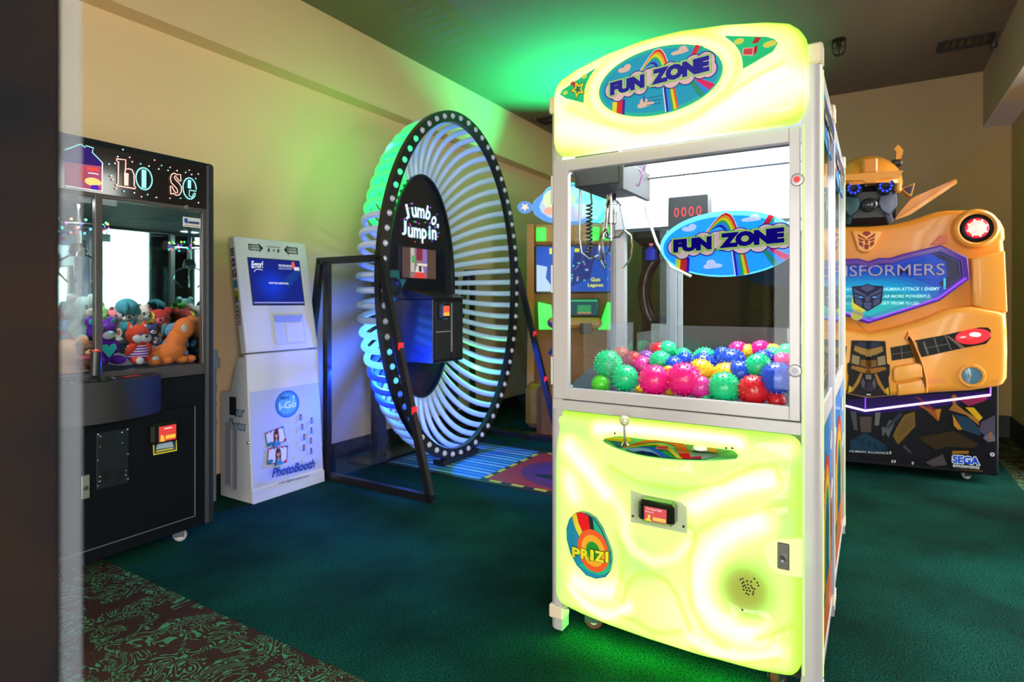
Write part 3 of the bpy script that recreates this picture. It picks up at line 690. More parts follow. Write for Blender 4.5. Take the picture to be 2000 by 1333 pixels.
    # card reader
    P = [(0.327,0.62),(0.453,0.624),(0.489,0.622),(0.504,0.607),(0.504,0.496),(0.327,0.496)]
    pt = obj('reader_plate', MB().prism(P, -.100, -.080), mat('plate_steel', (.55, .62, .42), .3, .15), pn)  # green in the plate's colour stands for the panel glow it reflects
    for x, z in [(0.335,0.605),(0.335,0.517),(0.495,0.604),(0.495,0.516)]: obj('screw', MB().lathe([(0, -.103), (.004, -.102), (.004, -.1)], (x, 0, z), 'y', 8), BLK, pt)
    (x0, z1), (x1, z0) = [(0.367,0.59),(0.479,0.521)]
    rd = obj('card_reader', MB().box(x0, x1, -.150, -.1, z0, z1, bev=.011), mat('reader_black', (.006, .008, .007), .15, coat=.6), pt)
    (p0, q1), (p1, q0) = [(0.389,0.574),(0.458,0.531)]
    a = Art(); a.rect(p0, p1, q0, q1, (.75, .08, .09)); wd = p1-p0; hh = q1-q0
    a.text('Fun Zone Balls', p0+wd*.12, q1-hh*.22, p1-wd*.2, q1-hh*.06, (1, .75, .75), .01); a.text('Price 5', p0+wd*.06, q1-hh*.42, p0+wd*.42, q1-hh*.29, (1, .8, .8), .01)
    a.poly([(p0+wd*.4, q0+hh*.1), (p1-wd*.04, q0+hh*.1), (p1-wd*.04, q0+hh*.32), (p0+wd*.4, q0+hh*.32)], (1, .75, .1)); a.text('Tap to Play', p0+wd*.45, q0+hh*.15, p1-wd*.09, q0+hh*.27, (.75, .2, .05), .01)
    a.poly([(p0+wd*.03, q0), (p0+wd*.34, q0), (p0+wd*.26, q0+hh*.2), (p0+wd*.3, q0+hh*.42), (p0+wd*.16, q0+hh*.45), (p0+wd*.18, q0+hh*.25)], (1, .75, .05))
    a.build('reader_screen', rd, SCREEN, -.1505)
    # prize flap
    wp = lambda x, z, l: (x, float(panel_front(x, z))-.016-l, z)
    P = [(0.139,0.485),(0.166,0.486),(0.197,0.477),(0.224,0.449),(0.243,0.413),(0.257,0.381),(0.26,0.354),(0.254,0.317),(0.238,0.295),(0.201,0.278),(0.162,0.277),(0.123,0.3),(0.094,0.331),(0.078,0.371),(0.076,0.408),(0.089,0.444),(0.111,0.471)]
    V = [wp(x, z, 0) for x, z in P]; n = len(V); mb = MB(); cx = sum(v[0] for v in V)/n; cz = sum(v[2] for v in V)/n
    mb.add(V+[(x, y+.022, z) for x, y, z in V]+[wp(cx, cz, .002)], [(i, (i+1) % n, 2*n) for i in range(n)]+[(i, n+i, n+(i+1) % n, (i+1) % n) for i in range(n)])
    fl = obj('prize_flap', mb, mat('flap_teal', (.01, .12, .25), .3, coat=.4), pn)
    wq = lambda x, z, l: wp(x, z, l+.003+.0012*(1-min(1, math.hypot((x-cx)/.09, (z-cz)/.12))))
    def dense(P, k=5): return [(P[i][0]+(P[(i+1) % len(P)][0]-P[i][0])*j/k, P[i][1]+(P[(i+1) % len(P)][1]-P[i][1])*j/k) for i in range(len(P)) for j in range(k)]
    def fan(a, P, c):   # radial strips so that the print follows the curved flap
        P = dense(P, 3); mx_ = sum(p[0] for p in P)/len(P); mz_ = sum(p[1] for p in P)/len(P); N = len(P); V = [(mx_, mz_)]
        for f in (.33, .66, 1): V += [(mx_+(x-mx_)*f, mz_+(z-mz_)*f) for x, z in P]
        F = [(0, 1+i, 1+(i+1) % N) for i in range(N)]
        for r_ in (0, 1): F += [(1+r_*N+i, 1+(r_+1)*N+i, 1+(r_+1)*N+(i+1) % N, 1+r_*N+(i+1) % N) for i in range(N)]
        a.raw(V, F, c)
    a = Art(.0007); sc = [(cx+(x-cx)*.97, cz+(z-cz)*.97) for x, z in P]; fan(a, sc, (.02, .30, .52))
    fan(a, [(0.192,0.478),(0.209,0.462),(0.226,0.441),(0.238,0.419),(0.252,0.393),(0.258,0.365),(0.255,0.321),(0.238,0.307),(0.215,0.296),(0.177,0.295),(0.138,0.305),(0.174,0.335),(0.215,0.398),(0.197,0.438)], (.02, .52, .28))
    for Pq, c in (([(0.105,0.464),(0.124,0.481),(0.135,0.447),(0.15,0.423),(0.138,0.404),(0.117,0.433)], (.85, .72, .04)), ([(0.126,0.482),(0.15,0.487),(0.174,0.482),(0.183,0.441),(0.153,0.424),(0.135,0.447)], (.85, .01, .02)), ([(0.174,0.482),(0.191,0.477),(0.197,0.441),(0.183,0.435)], (.02, .03, .02))): fan(a, Pq, c)
    tx, tz = (0.194,0.372); k = abs((0.132,0.359)[0]-tx)
    lim = lambda Q: [(min(x, float(np.interp(z, [p[1] for p in sorted(P[4:9], key=lambda p: p[1])], [p[0] for p in sorted(P[4:9], key=lambda p: p[1])]))-.002), z) for x, z in Q]
    for f, c in ((1, (.92, .12, .03)), (.74, (.95, .45, .03)), (.43, (.02, .32, .04))): fan(a, lim(ell(tx, tz, k*f, k*1.12*f, 26)), c)
    (x0, z0), (x1, z1) = [(0.109,0.331),(0.262,0.4)]; z0 = (0.109,0.324)[1]; z1 = (0.109,0.359)[1]
    for ch, f0, f1 in (('P', 0, .235), ('R', .25, .48), ('I', .50, .59), ('Z', .61, .86), ('I', .885, .955)):
        xa, xb = x0+(x1-x0)*f0, x0+(x1-x0)*f1; zz = z0+.028*(f0+.1); a.text(ch, xa, zz, xb, zz+(z1-z0), (.02, .12, .02), .05, .03, .08); a.text(ch, xa, zz, xb, zz+(z1-z0), (.85, .80, .03), .05, 0, .08)
    a.build('flap_art', fl, PRINT, 0, warp=wq)
    # speaker holes, latch
    hs = MB()
    for x, z in [(0.656,0.38),(0.688,0.386),(0.696,0.376),(0.699,0.368),(0.65,0.376),(0.659,0.37),(0.668,0.375),(0.662,0.361),(0.67,0.365),(0.679,0.363),(0.673,0.355),(0.665,0.355),(0.657,0.357),(0.668,0.347),(0.676,0.347),(0.685,0.346),(0.659,0.348),(0.666,0.338),(0.682,0.357),(0.688,0.355),(0.684,0.339),(0.672,0.336),(0.656,0.289),(0.655,0.366),(0.679,0.375)]:
        y = float(front(np.array([x]), np.array([z]))[0]); hs.lathe([(0, -.0012), (.0028, -.0010), (.0028, .0005)], (x, y, z), 'y', 8)
    obj('speaker_grille', hs, BLK, pn, kind='stuff')
    y = float(panel_front(.735, .42))-.006
    lp = obj('latch_recess', MB().prism([(0.716,0.482),(0.724,0.505),(0.741,0.518),(0.814,0.531),(0.814,0.425),(0.758,0.421),(0.73,0.436)], y, y+.02), mat('latch_pale', (.55, .6, .3), .4, emit=(.7, .7, .3), es=.5), pn)
    (x0, z1), (x1, z0) = [(0.752,0.513),(0.783,0.438)]
    lk = obj('latch_plate', MB().box(x0, x1, y-.005, y, z0, z1, bev=.002), mat('plate_dull', (.25, .26, .22), .35, .9), lp)
    obj('key_lock', MB().lathe([(0, -.008), (.006, -.010), (.009, -.010), (.010, 0)], ((x0+x1)/2, y-.005, z0+(z1-z0)*.42), 'y', 16), STEEL, lk)
    return pn
def door(t, gl=None):
    fr = MB(); x0, x1 = .0624, .776
    for a, b, c, e in ((.003, x0, Z4+.002, Z1-.002), (x1, CW-.003, Z4+.002, Z1-.002), (x0, x1, Z2, Z1-.002), (x0, x1, Z4+.002, Z3)): fr.box(a, b, -.012, .012, c, e, bev=.002)
    d = obj('door', fr, ALU, t)
    obj('door_glass', bx(x0-.008, x1+.008, 0, .005, Z3-.008, Z2+.008), gl or GLASS, d, 0)
    for z in (1.6, 1.28, .95): obj('hinge', MB().cyl((-.001, -.012, z-.05), (-.001, -.012, z+.05), .005, n=10), ALU2, d)
    return d
def lock(d, x, z, cap):
    o = obj('door_lock', MB().lathe([(0, -.016), (.010, -.018), (.017, -.017), (.019, -.012)], (x, 0, z), 'y', 24), mat('lock_steel', (.30, .28, .30), .4, .8), d)
    obj('lock_core', MB().lathe([(0, -.0185), (.009, -.0185), (.009, -.016)], (x, 0, z), 'y', 16), cap, o); return o
obj_red = mat('lock_red', (.5, .01, .02), .3, .3)
DA = .64
A = thing('crane_game', 'big white crane game with glowing lime panels and a rainbow sign in front', 'crane game', CLAW)
crane_frame(A, DA, -.014); header(A); lower_panel(A); dr = door(A)
obj('front_rail', bx(.0, CW, -.01, .02, Z5, Z4-.002, bev=.002), ALU, A); obj('groove_glow_strip', bx(CW+.003, CW+.009, -.0095, -.006, .12, Z1), GROOVE, A)
(lx, lz) = (0.797,1.55); lock(dr, lx, lz, obj_red); (lx, lz) = (0.791,0.997); lock(dr, lx, lz, STEEL)
stk = Art(.0003); (sx, sz) = (0.594,1.377); funzone(stk, sx, sz, .205, .1025)
stk.build('window_sticker', dr, VINYL, .008, label='oval rainbow sticker')
for x, y, r in ((.10, .10, 20), (CW-.08, .10, 70), (.08, DA-.1, -30), (CW-.08, DA-.1, 40)): caster(A, x, y, .088, rot=r, tread=(.13, .02, .015))
area('under_glow', CLAW, (CW/2, .02, .085), euler(-25, 0, 0), .75, .05, 2.5, (.05, 1, .04))
# lit header tube and light inside the cabin
TUBE = mat('white_tube', (.9, .9, .95), .4, emit=(.95, .97, 1.0), es=9.0)
obj('cabin_tube', MB().cyl((.05, .045, 1.80), (CW-.05, .045, 1.80), .010, n=10), TUBE, A, label='white light tube')
area('crane_cabin_light', CLAW, (CW/2, .30, 1.82), euler(0, 0, 0), .7, .35, 24, (.97, .98, 1))
def gantry(t, u0, v0, D):
    g = obj('gantry_rail', MB().cyl((.0, v0-.13, 1.70), (CW, v0-.13, 1.70), .006, n=8).cyl((.0, v0+.13, 1.70), (CW, v0+.13, 1.70), .006, n=8), STEEL, t)
    c = obj('claw_carriage', MB().box(u0-.09, u0+.09, v0-.15, v0+.15, 1.635, 1.76, 0, .004).box(u0+.09, u0+.107, v0-.15, v0+.15, 1.61, 1.72, 0, .002), mat('carriage_grey', (.035, .037, .038), .5, .2), t)
    obj('coil', MB().lathe([(.0, 0), (.017, 0), (.02, .004), (.02, .04), (.023, .042), (.023, .048), (.02, .05), (.02, .075), (.023, .077), (.023, .083), (.02, .085), (.02, .12), (.016, .124), (0, .124)], (u0, v0, 1.505), 'z', 20), CHR, c)
    obj('rod', MB().cyl((u0, v0, 1.44), (u0, v0, 1.51), .008, n=10), CHR, c)
    for k in range(3):
        q = 2*PI*k/3+.5; dx, dy = math.cos(q), math.sin(q)
        obj('prong', MB().tube([(u0+dx*r, v0+dy*r, z) for r, z in ((.008, 1.452), (.03, 1.455), (.052, 1.48), (.075, 1.46), (.083, 1.42), (.075, 1.37), (.05, 1.335), (.042, 1.33))], [.005, .005, .005, .005, .0045, .004, .0035, .0025], 7), CHR, c)
        obj('prong_arm', MB().tube([(u0+dx*r, v0+dy*r, z) for r, z in ((.018, 1.60), (.035, 1.58), (.052, 1.48))], .0035, 6), CHR, c)
    sp = [(u0-.055+.011*math.cos(k*.9), v0-.09+.011*math.sin(k*.9), 1.58-k*.0022) for k in range(90)]
    obj('coiled_cable', MB().tube([(u0-.05, v0-.09, 1.64)]+sp+[(u0-.03, v0-.05, 1.36), (u0-.01, v0, 1.40), (u0, v0, 1.45)], .0035, 5), BLK, c)
    obj('loop_wire', MB().tube([(u0-.085, v0-.1, 1.70), (u0-.09, v0-.1, 1.6), (u0-.092, v0-.1, 1.45), (u0-.085, v0-.095, 1.39), (u0-.06, v0-.08, 1.365), (u0-.035, v0-.05, 1.38)], .004, 6), mat('wire_grey', (.3, .3, .32), .35, .7), c)
    return c
gantry(A, .10, .30, DA)
obj('hanging_wire', MB().tube([(.27, .2, 1.74), (.275, .2, 1.70), (.262, .2, 1.68), (.25, .2, 1.685), (.262, .2, 1.665), (.25, .2, 1.63), (.243, .2, 1.625), (.24, .2, 1.635)], .003, 6), mat('wire_violet', (.2, .05, .2), .4), A)
obj('air_hose', MB().tube([(.17, .5, 1.60), (.185, .5, 1.54), (.22, .5, 1.44), (.28, .5, 1.34), (.36, .5, 1.30)], .006, 8), mat('hose_pale', (.6, .62, .5), .4), A)
cdsp = obj('credit_display', bx(.26, .42, DA-.12, DA-.05, 1.48, 1.63, bev=.004), BLK, A)
a = Art(); a.rect(.265, .415, 1.485, 1.625, (.004, .02, .03))
for k, ch in enumerate('0000'): a.text(ch, .285+k*.03, 1.545, .306+k*.03, 1.585, (1.2, .03, .06), .01)
a.build('display_digits', cdsp, SCREEN, DA-.12)
# clear acrylic prize chute and divider
for nm, args in (('chute_wall', (.20, .205, .01, .26, .855, 1.12)), ('chute_wall', (-.0, .20, .255, .26, .855, 1.12)), ('divider', (.22, CW-.01, DA-.11, DA-.106, .855, 1.10)), ('divider', (.215, .22, .27, DA-.11, .855, 1.08))):
    obj(nm, bx(*args), ACR, A, 0)
# second machine, back to back with the first
DB = .92
ob = Vector(CLAW[0])+Matrix.Rotation(R(CLAW[1]), 3, 'Z') @ Vector((CW, DA+.014+DB, 0))
CLAWB = (tuple(ob), CLAW[1]+180)
Bm = thing('crane_game', 'second white crane game standing back to back behind the lime one', 'crane game', CLAWB)
crane_frame(Bm, DB); header(Bm); lower_panel(Bm); door(Bm, DIMMED)
obj('front_rail', bx(.0, CW, -.01, .02, Z5, Z4-.002, bev=.002), ALU, Bm)
for x, y, r in ((.10, .10, 20), (CW-.08, .10, 70), (.08, DB-.1, -30), (CW-.08, DB-.1, 40)): caster(Bm, x, y, .088, rot=r, tread=(.13, .02, .015))
obj('cabin_tube', MB().cyl((.05, .045, 1.80), (CW-.05, .045, 1.80), .010, n=10), TUBE, Bm)
area('crane_cabin_light', CLAWB, (CW/2, .45, 1.82), euler(0, 0, 0), .7, .5, 14, (.97, .98, 1))
a = Art(); a.rect(.14, .30, Z2-.085, Z2-.012, (.75, .78, .8)); a.text("COM", .16, Z2-.07, .28, Z2-.025, (.15, .2, .25), .02)
a.build('door_sticker', Bm, PRINTM, .012)
for k in range(2): obj('gantry_rail', MB().cyl((0, .28+k*.26, 1.70), (CW, .28+k*.26, 1.70), .006, n=8), STEEL, Bm)

# ---------------------------------------------------------------- knobbly balls heaped in the front crane game
import bmesh
def ball_mesh(name, m):
    bm = bmesh.new(); bmesh.ops.create_icosphere(bm, subdivisions=3, radius=1)
    n = 110; ga = PI*(3-math.sqrt(5)); P = np.array([(math.sqrt(1-(1-2*(i+.5)/n)**2)*math.cos(ga*i), math.sqrt(1-(1-2*(i+.5)/n)**2)*math.sin(ga*i), 1-2*(i+.5)/n) for i in range(n)])
    for q in P:                                       # short rubber knobs all over
        d = Vector(q); u = d.orthogonal().normalized(); w_ = d.cross(u); base = [bm.verts.new(d*.99+(u*math.cos(k*PI/3)+w_*math.sin(k*PI/3))*.062) for k in range(6)]; tip = [bm.verts.new(d*1.10+(u*math.cos(k*PI/3)+w_*math.sin(k*PI/3))*.026) for k in range(6)]
        for k in range(6): bm.faces.new((base[k], base[(k+1) % 6], tip[(k+1) % 6], tip[k]))
        bm.faces.new(tip)
    me = bpy.data.meshes.new(name); bm.to_mesh(me); bm.free(); me.materials.append(m); me.polygons.foreach_set('use_smooth', [True]*len(me.polygons)); me.set_sharp_from_angle(angle=R(50)); return me
BC = dict(green=(.008, .55, .22), lime=(.08, .60, .02), pink=(.95, .006, .22), magenta=(.75, .03, .30), red=(.62, .008, .02), blue=(.006, .06, .55), yellow=(.90, .48, .01), violet=(.30, .05, .45))
BM = {k: ball_mesh('ball_'+k, mat('rubber_'+k, c, .3, coat=.12)) for k, c in BC.items()}
heap = 'knobbly balls inside the front crane game'
def balls(v, pts, specs):
    for (x, z), (c, r, lbl) in zip(pts, specs):
        o = bpy.data.objects.new('spiky_ball', BM[c]); COL.objects.link(o)
        x = min(max(x, r+.006), CW-r-.006)
        o.matrix_world = fmat(CLAW, (x, v, z)) @ euler(random.uniform(0, 360), random.uniform(0, 360), 0).to_4x4() @ Matrix.Scale(r, 4)
        tag(o, lbl, 'ball', heap)
G = ' in the lime crane game'
balls(.075, [(0.347,0.929),(0.448,0.939),(0.576,0.922),(0.665,0.92),(0.734,0.963),(0.242,0.929),(0.152,0.901),(0.503,0.917),(0.515,0.884),(0.732,0.893)], [
    ('pink', .052, 'leftmost of two big hot pink balls at the glass'+G), ('pink', .055, 'bigger hot pink ball left of the green one'+G), ('green', .049, 'green ball at the front glass between pink and red'+G),
    ('red', .047, 'red ball at the front glass right of the green one'+G), ('blue', .048, 'big blue ball at the right door edge below the lock'+G), ('green', .046, 'lower green ball seen through the clear prize chute'+G),
    ('lime', .034, 'bright lime ball low in the clear prize chute'+G), ('magenta', .036, 'magenta ball tucked between pink and green at the glass'+G), ('green', .022, 'small teal green ball peeping above the sill'+G), ('red', .026, 'small red ball low at the right under the blue one'+G)])
balls(.12, [(0.16,0.97),(0.724,0.87),(0.283,0.88),(0.383,0.884),(0.383,0.957)], [('green', .05, 'upper green ball inside the clear prize chute'+G), ('lime', .024, 'lime ball at the bottom right corner of the window'+G),
    ('yellow', .020, 'tiny yellow ball low left of the hot pink pair'+G), ('yellow', .020, 'tiny yellow ball low between the hot pink pair'+G), ('yellow', .020, 'tiny yellow ball high between the hot pink pair'+G)])
balls(.19, [(0.475,0.954),(0.559,0.943),(0.662,0.984),(0.605,0.958)], [('yellow', .045, 'yellow ball just right of the big hot pink one'+G), ('yellow', .047, 'yellow ball right behind the green ball at the glass'+G),
    ('green', .042, 'green ball behind and between the red and blue balls'+G), ('blue', .042, 'dark blue ball right of the yellow ball behind green'+G)])
balls(.30, [(0.555,0.981),(0.456,0.968),(0.348,0.954),(0.297,0.97),(0.225,0.947),(0.191,0.969),(0.663,0.995),(0.722,0.99)], [('blue', .05, 'largest blue ball in the middle of the heap'+G), ('blue', .044, 'blue ball behind the yellow one beside hot pink'+G),
    ('blue', .040, 'blue ball above the hot pink pair'+G), ('green', .042, 'green ball under the red one at the chute corner'+G), ('magenta', .042, 'magenta ball behind the clear chute wall'+G), ('red', .036, 'pinkish red ball behind the clear chute wall'+G),
    ('blue', .036, 'dark blue ball half hidden behind a green one at right'+G), ('pink', .034, 'pink ball just above the big blue ball at right'+G)])
balls(.40, [(0.102,0.973),(0.206,0.967),(0.437,0.977),(0.362,0.969),(0.504,0.992),(0.676,0.997)], [('red', .040, 'red ball above the green one in the prize chute'+G), ('violet', .036, 'violet ball behind the chute corner'+G), ('green', .046, 'green ball directly behind a blue one in the middle'+G),
    ('blue', .034, 'small dark blue ball behind the upper pink edge'+G), ('blue', .036, 'blue ball left of the largest blue one at the back'+G), ('green', .038, 'green ball below a yellow one at the back right'+G)])
balls(.48, [(0.235,0.996),(0.271,1.002),(0.335,0.978),(0.544,1.009),(0.624,1.015),(0.577,1.001),(0.663,1.005),(0.714,1.007)], [('red', .035, 'red ball on top of the heap near the chute'+G), ('green', .036, 'green ball behind the topmost red one'+G), ('green', .034, 'low green ball in front of the rear post'+G),
    ('pink', .037, 'left pink ball along the back of the heap'+G), ('pink', .037, 'right pink ball along the back of the heap'+G), ('yellow', .036, 'yellow ball between the two pink ones at the back'+G), ('yellow', .036, 'yellow ball at the back right of the heap'+G), ('green', .036, 'green ball at the far right back of the heap'+G)])

# ---------------------------------------------------------------- black plush crane game at left
LC = ((-1.9744, 2.2191, 0), 59.78)
L = thing('plush_crane', 'black crane game full of plush toys at the left wall', 'crane game', LC)
X0, X1, DL, ZL = -.16, .90, .60, 1.90
CARB = mat('black_laminate', (.005, .006, .009), .45, spec=.15); EDG = mat('trim_black', (.016, .018, .026), .45, spec=.3); BRZ = mat('brown_frame', (.085, .07, .07), .4, .5)
obj('base_cabinet', MB().box(X0+.045, X1-.045, .012, DL, .075, .835, bev=.004), CARB, L)
for x in (X0, X1-.045): obj('side_panel', bx(x, x+.045, -.005, DL, .07, ZL, bev=.012), EDG, L)
obj('top_panel', bx(X0+.045, X1-.045, .0, DL, ZL-.03, ZL-.002), CARB, L)
mq = obj('marquee', MB().prism([(.0, 1.668), (.02, 1.668), (.02, ZL-.03), (.0, ZL-.03)], X0+.045, X1-.045, 'x'), mat('marquee_gloss', (.008, .007, .009), .1, coat=.25), L)
a = Art(.0005); K = lambda c, s=1: tuple(q*s for q in c)
pk, tq, ww = (1, .55, .48), (.30, .85, .82), (.85, .85, .9)
def LM(P): return P
a.poly([(0.241,1.827),(0.295,1.863),(0.316,1.854),(0.346,1.857),(0.344,1.839),(0.379,1.801),(0.379,1.68),(0.241,1.681)], (.02, .004, .10))
a.poly([(0.241,1.776),(0.379,1.787),(0.379,1.68),(0.241,1.681)], (.28, .05, .12)); a.poly([(0.322,1.775),(0.366,1.777),(0.366,1.761),(0.322,1.758)], (.6, .05, .04))
a.poly(ell(*(0.346,1.713), .032, .018, 16), (.95, .5, .15)); a.poly([(0.338,1.698),(0.366,1.703),(0.366,1.68),(0.338,1.678)], (.05, .01, .35)); a.poly([(0.298,1.77),(0.313,1.773),(0.313,1.714),(0.298,1.712)], (.35, .03, .04))
a.line([(0.241,1.827),(0.298,1.864),(0.316,1.854),(0.318,1.862),(0.346,1.859),(0.342,1.839),(0.381,1.803)], .004, tq); a.line([(0.381,1.803),(0.379,1.678),(0.241,1.678)], .004, ww)
[(a.oval(x, z, .003, .0025, ww, 6), a.same()) for x, z in [(0.329,1.748),(0.335,1.748),(0.341,1.75),(0.347,1.749),(0.353,1.75),(0.359,1.749),(0.363,1.748)]]; a.l += 1
a.line([(0.436,1.831),(0.475,1.835),(0.474,1.791),(0.485,1.797),(0.501,1.796),(0.51,1.776),(0.511,1.722),(0.517,1.721),(0.515,1.712),(0.436,1.712),(0.435,1.718),(0.443,1.72),(0.445,1.821),(0.438,1.821)], .0052, pk, True); a.line([(0.474,1.791),(0.47,1.772),(0.47,1.719)], .0045, pk); a.line([(0.478,1.776),(0.477,1.72)], .017, K(pk, 1.0))
cx, cz = (0.553,1.764); pa = [(0.518,1.763),(0.589,1.764)]; ra = (pa[1][0]-pa[0][0])/2; pz = [(0.55,1.814),(0.558,1.714)]; rb = (pz[0][1]-pz[1][1])/2
a.line(ell(cx, cz, ra, rb), .0052, tq, True); a.line([(0.552,1.805),(0.552,1.721)], .020, tq)
a.line([(0.721,1.816),(0.723,1.784),(0.715,1.783),(0.703,1.797),(0.695,1.805),(0.691,1.794),(0.699,1.784),(0.715,1.771),(0.725,1.757),(0.725,1.733),(0.715,1.715),(0.699,1.711),(0.687,1.719),(0.68,1.714),(0.674,1.713),(0.672,1.752),(0.68,1.751),(0.687,1.735),(0.699,1.721),(0.707,1.726),(0.705,1.742),(0.691,1.755),(0.676,1.768),(0.672,1.787),(0.678,1.808),(0.691,1.816),(0.705,1.811)], .0046, pk, True)
cx, cz = (0.766,1.755); pa = [(0.733,1.758),(0.799,1.757)]; ra = (pa[1][0]-pa[0][0])/2; pz = [(0.764,1.807),(0.768,1.704)]; rb = (pz[0][1]-pz[1][1])/2
a.line(ell(cx, cz, ra, rb, 40, 0, 330), .0052, tq); a.line([(0.799,1.747),(0.764,1.746),(0.763,1.719),(0.776,1.713),(0.788,1.735),(0.797,1.735)], .0046, tq); a.line([(0.764,1.796),(0.764,1.755)], .016, tq)
for i, (x, z) in enumerate([(0.44,1.841),(0.489,1.848),(0.405,1.801),(0.429,1.809),(0.5,1.831),(0.536,1.829),(0.573,1.826),(0.598,1.859),(0.63,1.84),(0.617,1.821),(0.67,1.839),(0.66,1.823),(0.703,1.83),(0.763,1.844),(0.745,1.829),(0.775,1.825),(0.809,1.834),(0.796,1.809),(0.415,1.751),(0.435,1.7),(0.466,1.692),(0.509,1.692),(0.54,1.679),(0.567,1.693),(0.606,1.686),(0.669,1.692),(0.72,1.7),(0.81,1.691),(0.421,1.737),(0.461,1.877)]):
    a.oval(x, z, .0035, .0035, [ww, pk, tq][i % 3], 8); a.same()
a.build('marquee_print', mq, artmat('print_neon', .3, .9), -.0005)
obj('marquee_lock', MB().lathe([(0, -.006), (.010, -.006), (.012, 0)], (*(0.753,1.663), 0)[0:1]+(0, (0.753,1.663)[1]), 'y', 14), CHR, L)
MX = .369
wf = MB()
for a_, b_, c_, d_ in ((X0+.045, X1-.045, 1.648, 1.668), (X0+.045, X1-.045, .835, .887), (X0+.045, X0+.055, .887, 1.648), (X1-.062, X1-.045, .887, 1.648)): wf.box(a_, b_, .002, .03, c_, d_, bev=.002)
obj('window_frame', wf, BRZ, L); obj('mullion', bx(MX-.014, MX+.014, -.002, .026, .84, 1.66, bev=.002), BRZ, L)
for x0, x1, y in ((X0+.05, MX+.012, .018), (MX-.012, X1-.05, .008)): obj('sliding_glass', bx(x0, x1, y, y+.005, .885, 1.65), GLASS, L, 0)
obj('mirror_back', bx(X0+.05, X1-.05, DL-.03, DL-.022, .86, 1.67), mat('mirror', (.62, .82, .80), .02, 1), L, 0)
for x in (X0+.045, X1-.053): obj('mirror_side', bx(x, x+.008, .03, DL-.03, .86, 1.67), MATS['mirror'], L, 0)
area('plush_fill', LC, (.37, .22, 1.655), euler(0, 0, 0), .10, .05, 9, (1, .97, .95))  # fill lamp added to brighten the plush
obj('cabin_ceiling', bx(X0+.05, X1-.05, .03, DL-.03, 1.66, 1.668), BLKM, L)
obj('prize_bed', MB().prism([(.03, .835), (DL-.03, .835), (DL-.03, 1.02), (.32, .99), (.16, .90), (.03, .885)], X0+.06, X1-.06, 'x'), mat('bed_dark', (.05, .05, .08), .8), L)
al = obj('claw_arm_unit', MB().cyl((.42, .3, 1.66), (.42, .3, 1.46), .012, n=10).lathe([(0, 0), (.03, 0), (.04, .02), (.03, .06), (0, .06)], (.42, .3, 1.41), 'z', 16), CHR, L)
for k in range(3): q = 2*PI*k/3; obj('prong', MB().tube([(.42+math.cos(q)*r, .3+math.sin(q)*r, z) for r, z in ((.03, 1.42), (.09, 1.39), (.10, 1.34), (.05, 1.29))], .005, 6), CHR, al)
rg = obj('led_ring', MB().tube([(.42+.11*math.cos(k*PI/18), .3+.11*math.sin(k*PI/18), 1.55) for k in range(36)], .008, 6, closed=True), BLK, L)
for i, c in enumerate([(1, .05, .05), (.05, .1, 1), (.05, 1, .3), (.05, .7, 1), (.9, .1, .9), (1, .7, .05)]):
    mb = MB()
    for k in range(3, 40, 6): t_ = (k+i)*PI/20; mb.sphere((.42+.114*math.cos(t_), .3+.114*math.sin(t_), 1.55+.02*((k+i) % 3-1)), .006, 8, 5)
    obj('led_dot', mb, mat('led_%d' % i, (.02, .02, .02), .4, emit=c, es=3), rg)
a = Art(); (x0, z1), (x1, z0) = [(0.74,1.615),(0.83,1.567)]
a.rect(x0, x1, z0, z1, (.75, .76, .8)); a.oval(x0+.016, z1-.018, .010, .013, (.02, .1, .55)); a.rect(x0+.03, x1-.006, z1-.030, z1-.018, (.02, .06, .35)); a.rect(x0+.018, x1-.014, z0+.018, z0+.024, (.05, .05, .06)); a.rect(x0+.01, x1-.008, z0+.006, z0+.009, (.5, .15, .15))
a.build('window_label', L, PRINTM, .006)
# control box
cb = MB(); pf = [(.105, 0)]+[(.105+.494*k/16, -.165*math.sin(PI*(k/16))**.45 if 0 < k < 16 else -.05) for k in range(17)]+[(.599, 0)]
pf = [(.10, .012)]+[(.10+.499*k/18, -.06-.115*math.sin(PI*k/18)**.6) for k in range(19)]+[(.599, .012)]
ctl = obj('control_box', MB().prism(pf, .70, .868, 'z'), mat('black_texture', (.012, .012, .014), .38, bump=(700, .35)), L, 30)
a = Art(); xx = [(x, y*.93+.0) for x, y in pf]; a.poly([(x, min(y, .008)) for x, y in xx], (.006, .006, .009))
a.poly(ell(.30, -.06, .11, .035, 20), (.012, .008, .02)); a.text('000', .44, -.075, .51, -.045, (.7, .02, .03), .03, slope=.15)
for x, y in ((.235, -.075), (.405, -.04), (.39, -.085), (.22, -.04)): a.oval(x, y, .006, .006, (.6, .6, .62), 10); a.same()
a.build('control_print', ctl, artmat('print_dim', .25, .25), 0, warp=lambda x, y, l: (x, y, .8685+l))
jx, jy = .315, -.09
js = obj('joystick', MB().lathe([(0, .03), (.022, .022), (.034, .006), (.036, 0)], (jx, jy, .8685), 'z', 20).cyl((jx, jy, .88), (jx+.004, jy, .99), .019, .021, 16), BLK, ctl)
obj('trigger', MB().sphere((jx+.003, jy-.002, .99), (.017, .017, .010), 14, 8), mat('red_plastic', (.55, .02, .02), .35), js)
obj('rail_lock', MB().lathe([(0, -.008), (.011, -.008), (.014, 0)], (.352, .0, .862), 'y', 16), CHR, L)
dp = MB().box(.13, .80, .002, .014, .135, .685, bev=.003); dpo = obj('service_door', dp, mat('door_black', (.004, .005, .008), .5, spec=.15), L)
obj('door_edge', MB().box(.796, .801, .0, .012, .14, .68).box(.13, .80, .0, .012, .133, .137), mat('worn_edge', (.12, .12, .13), .6), dpo)
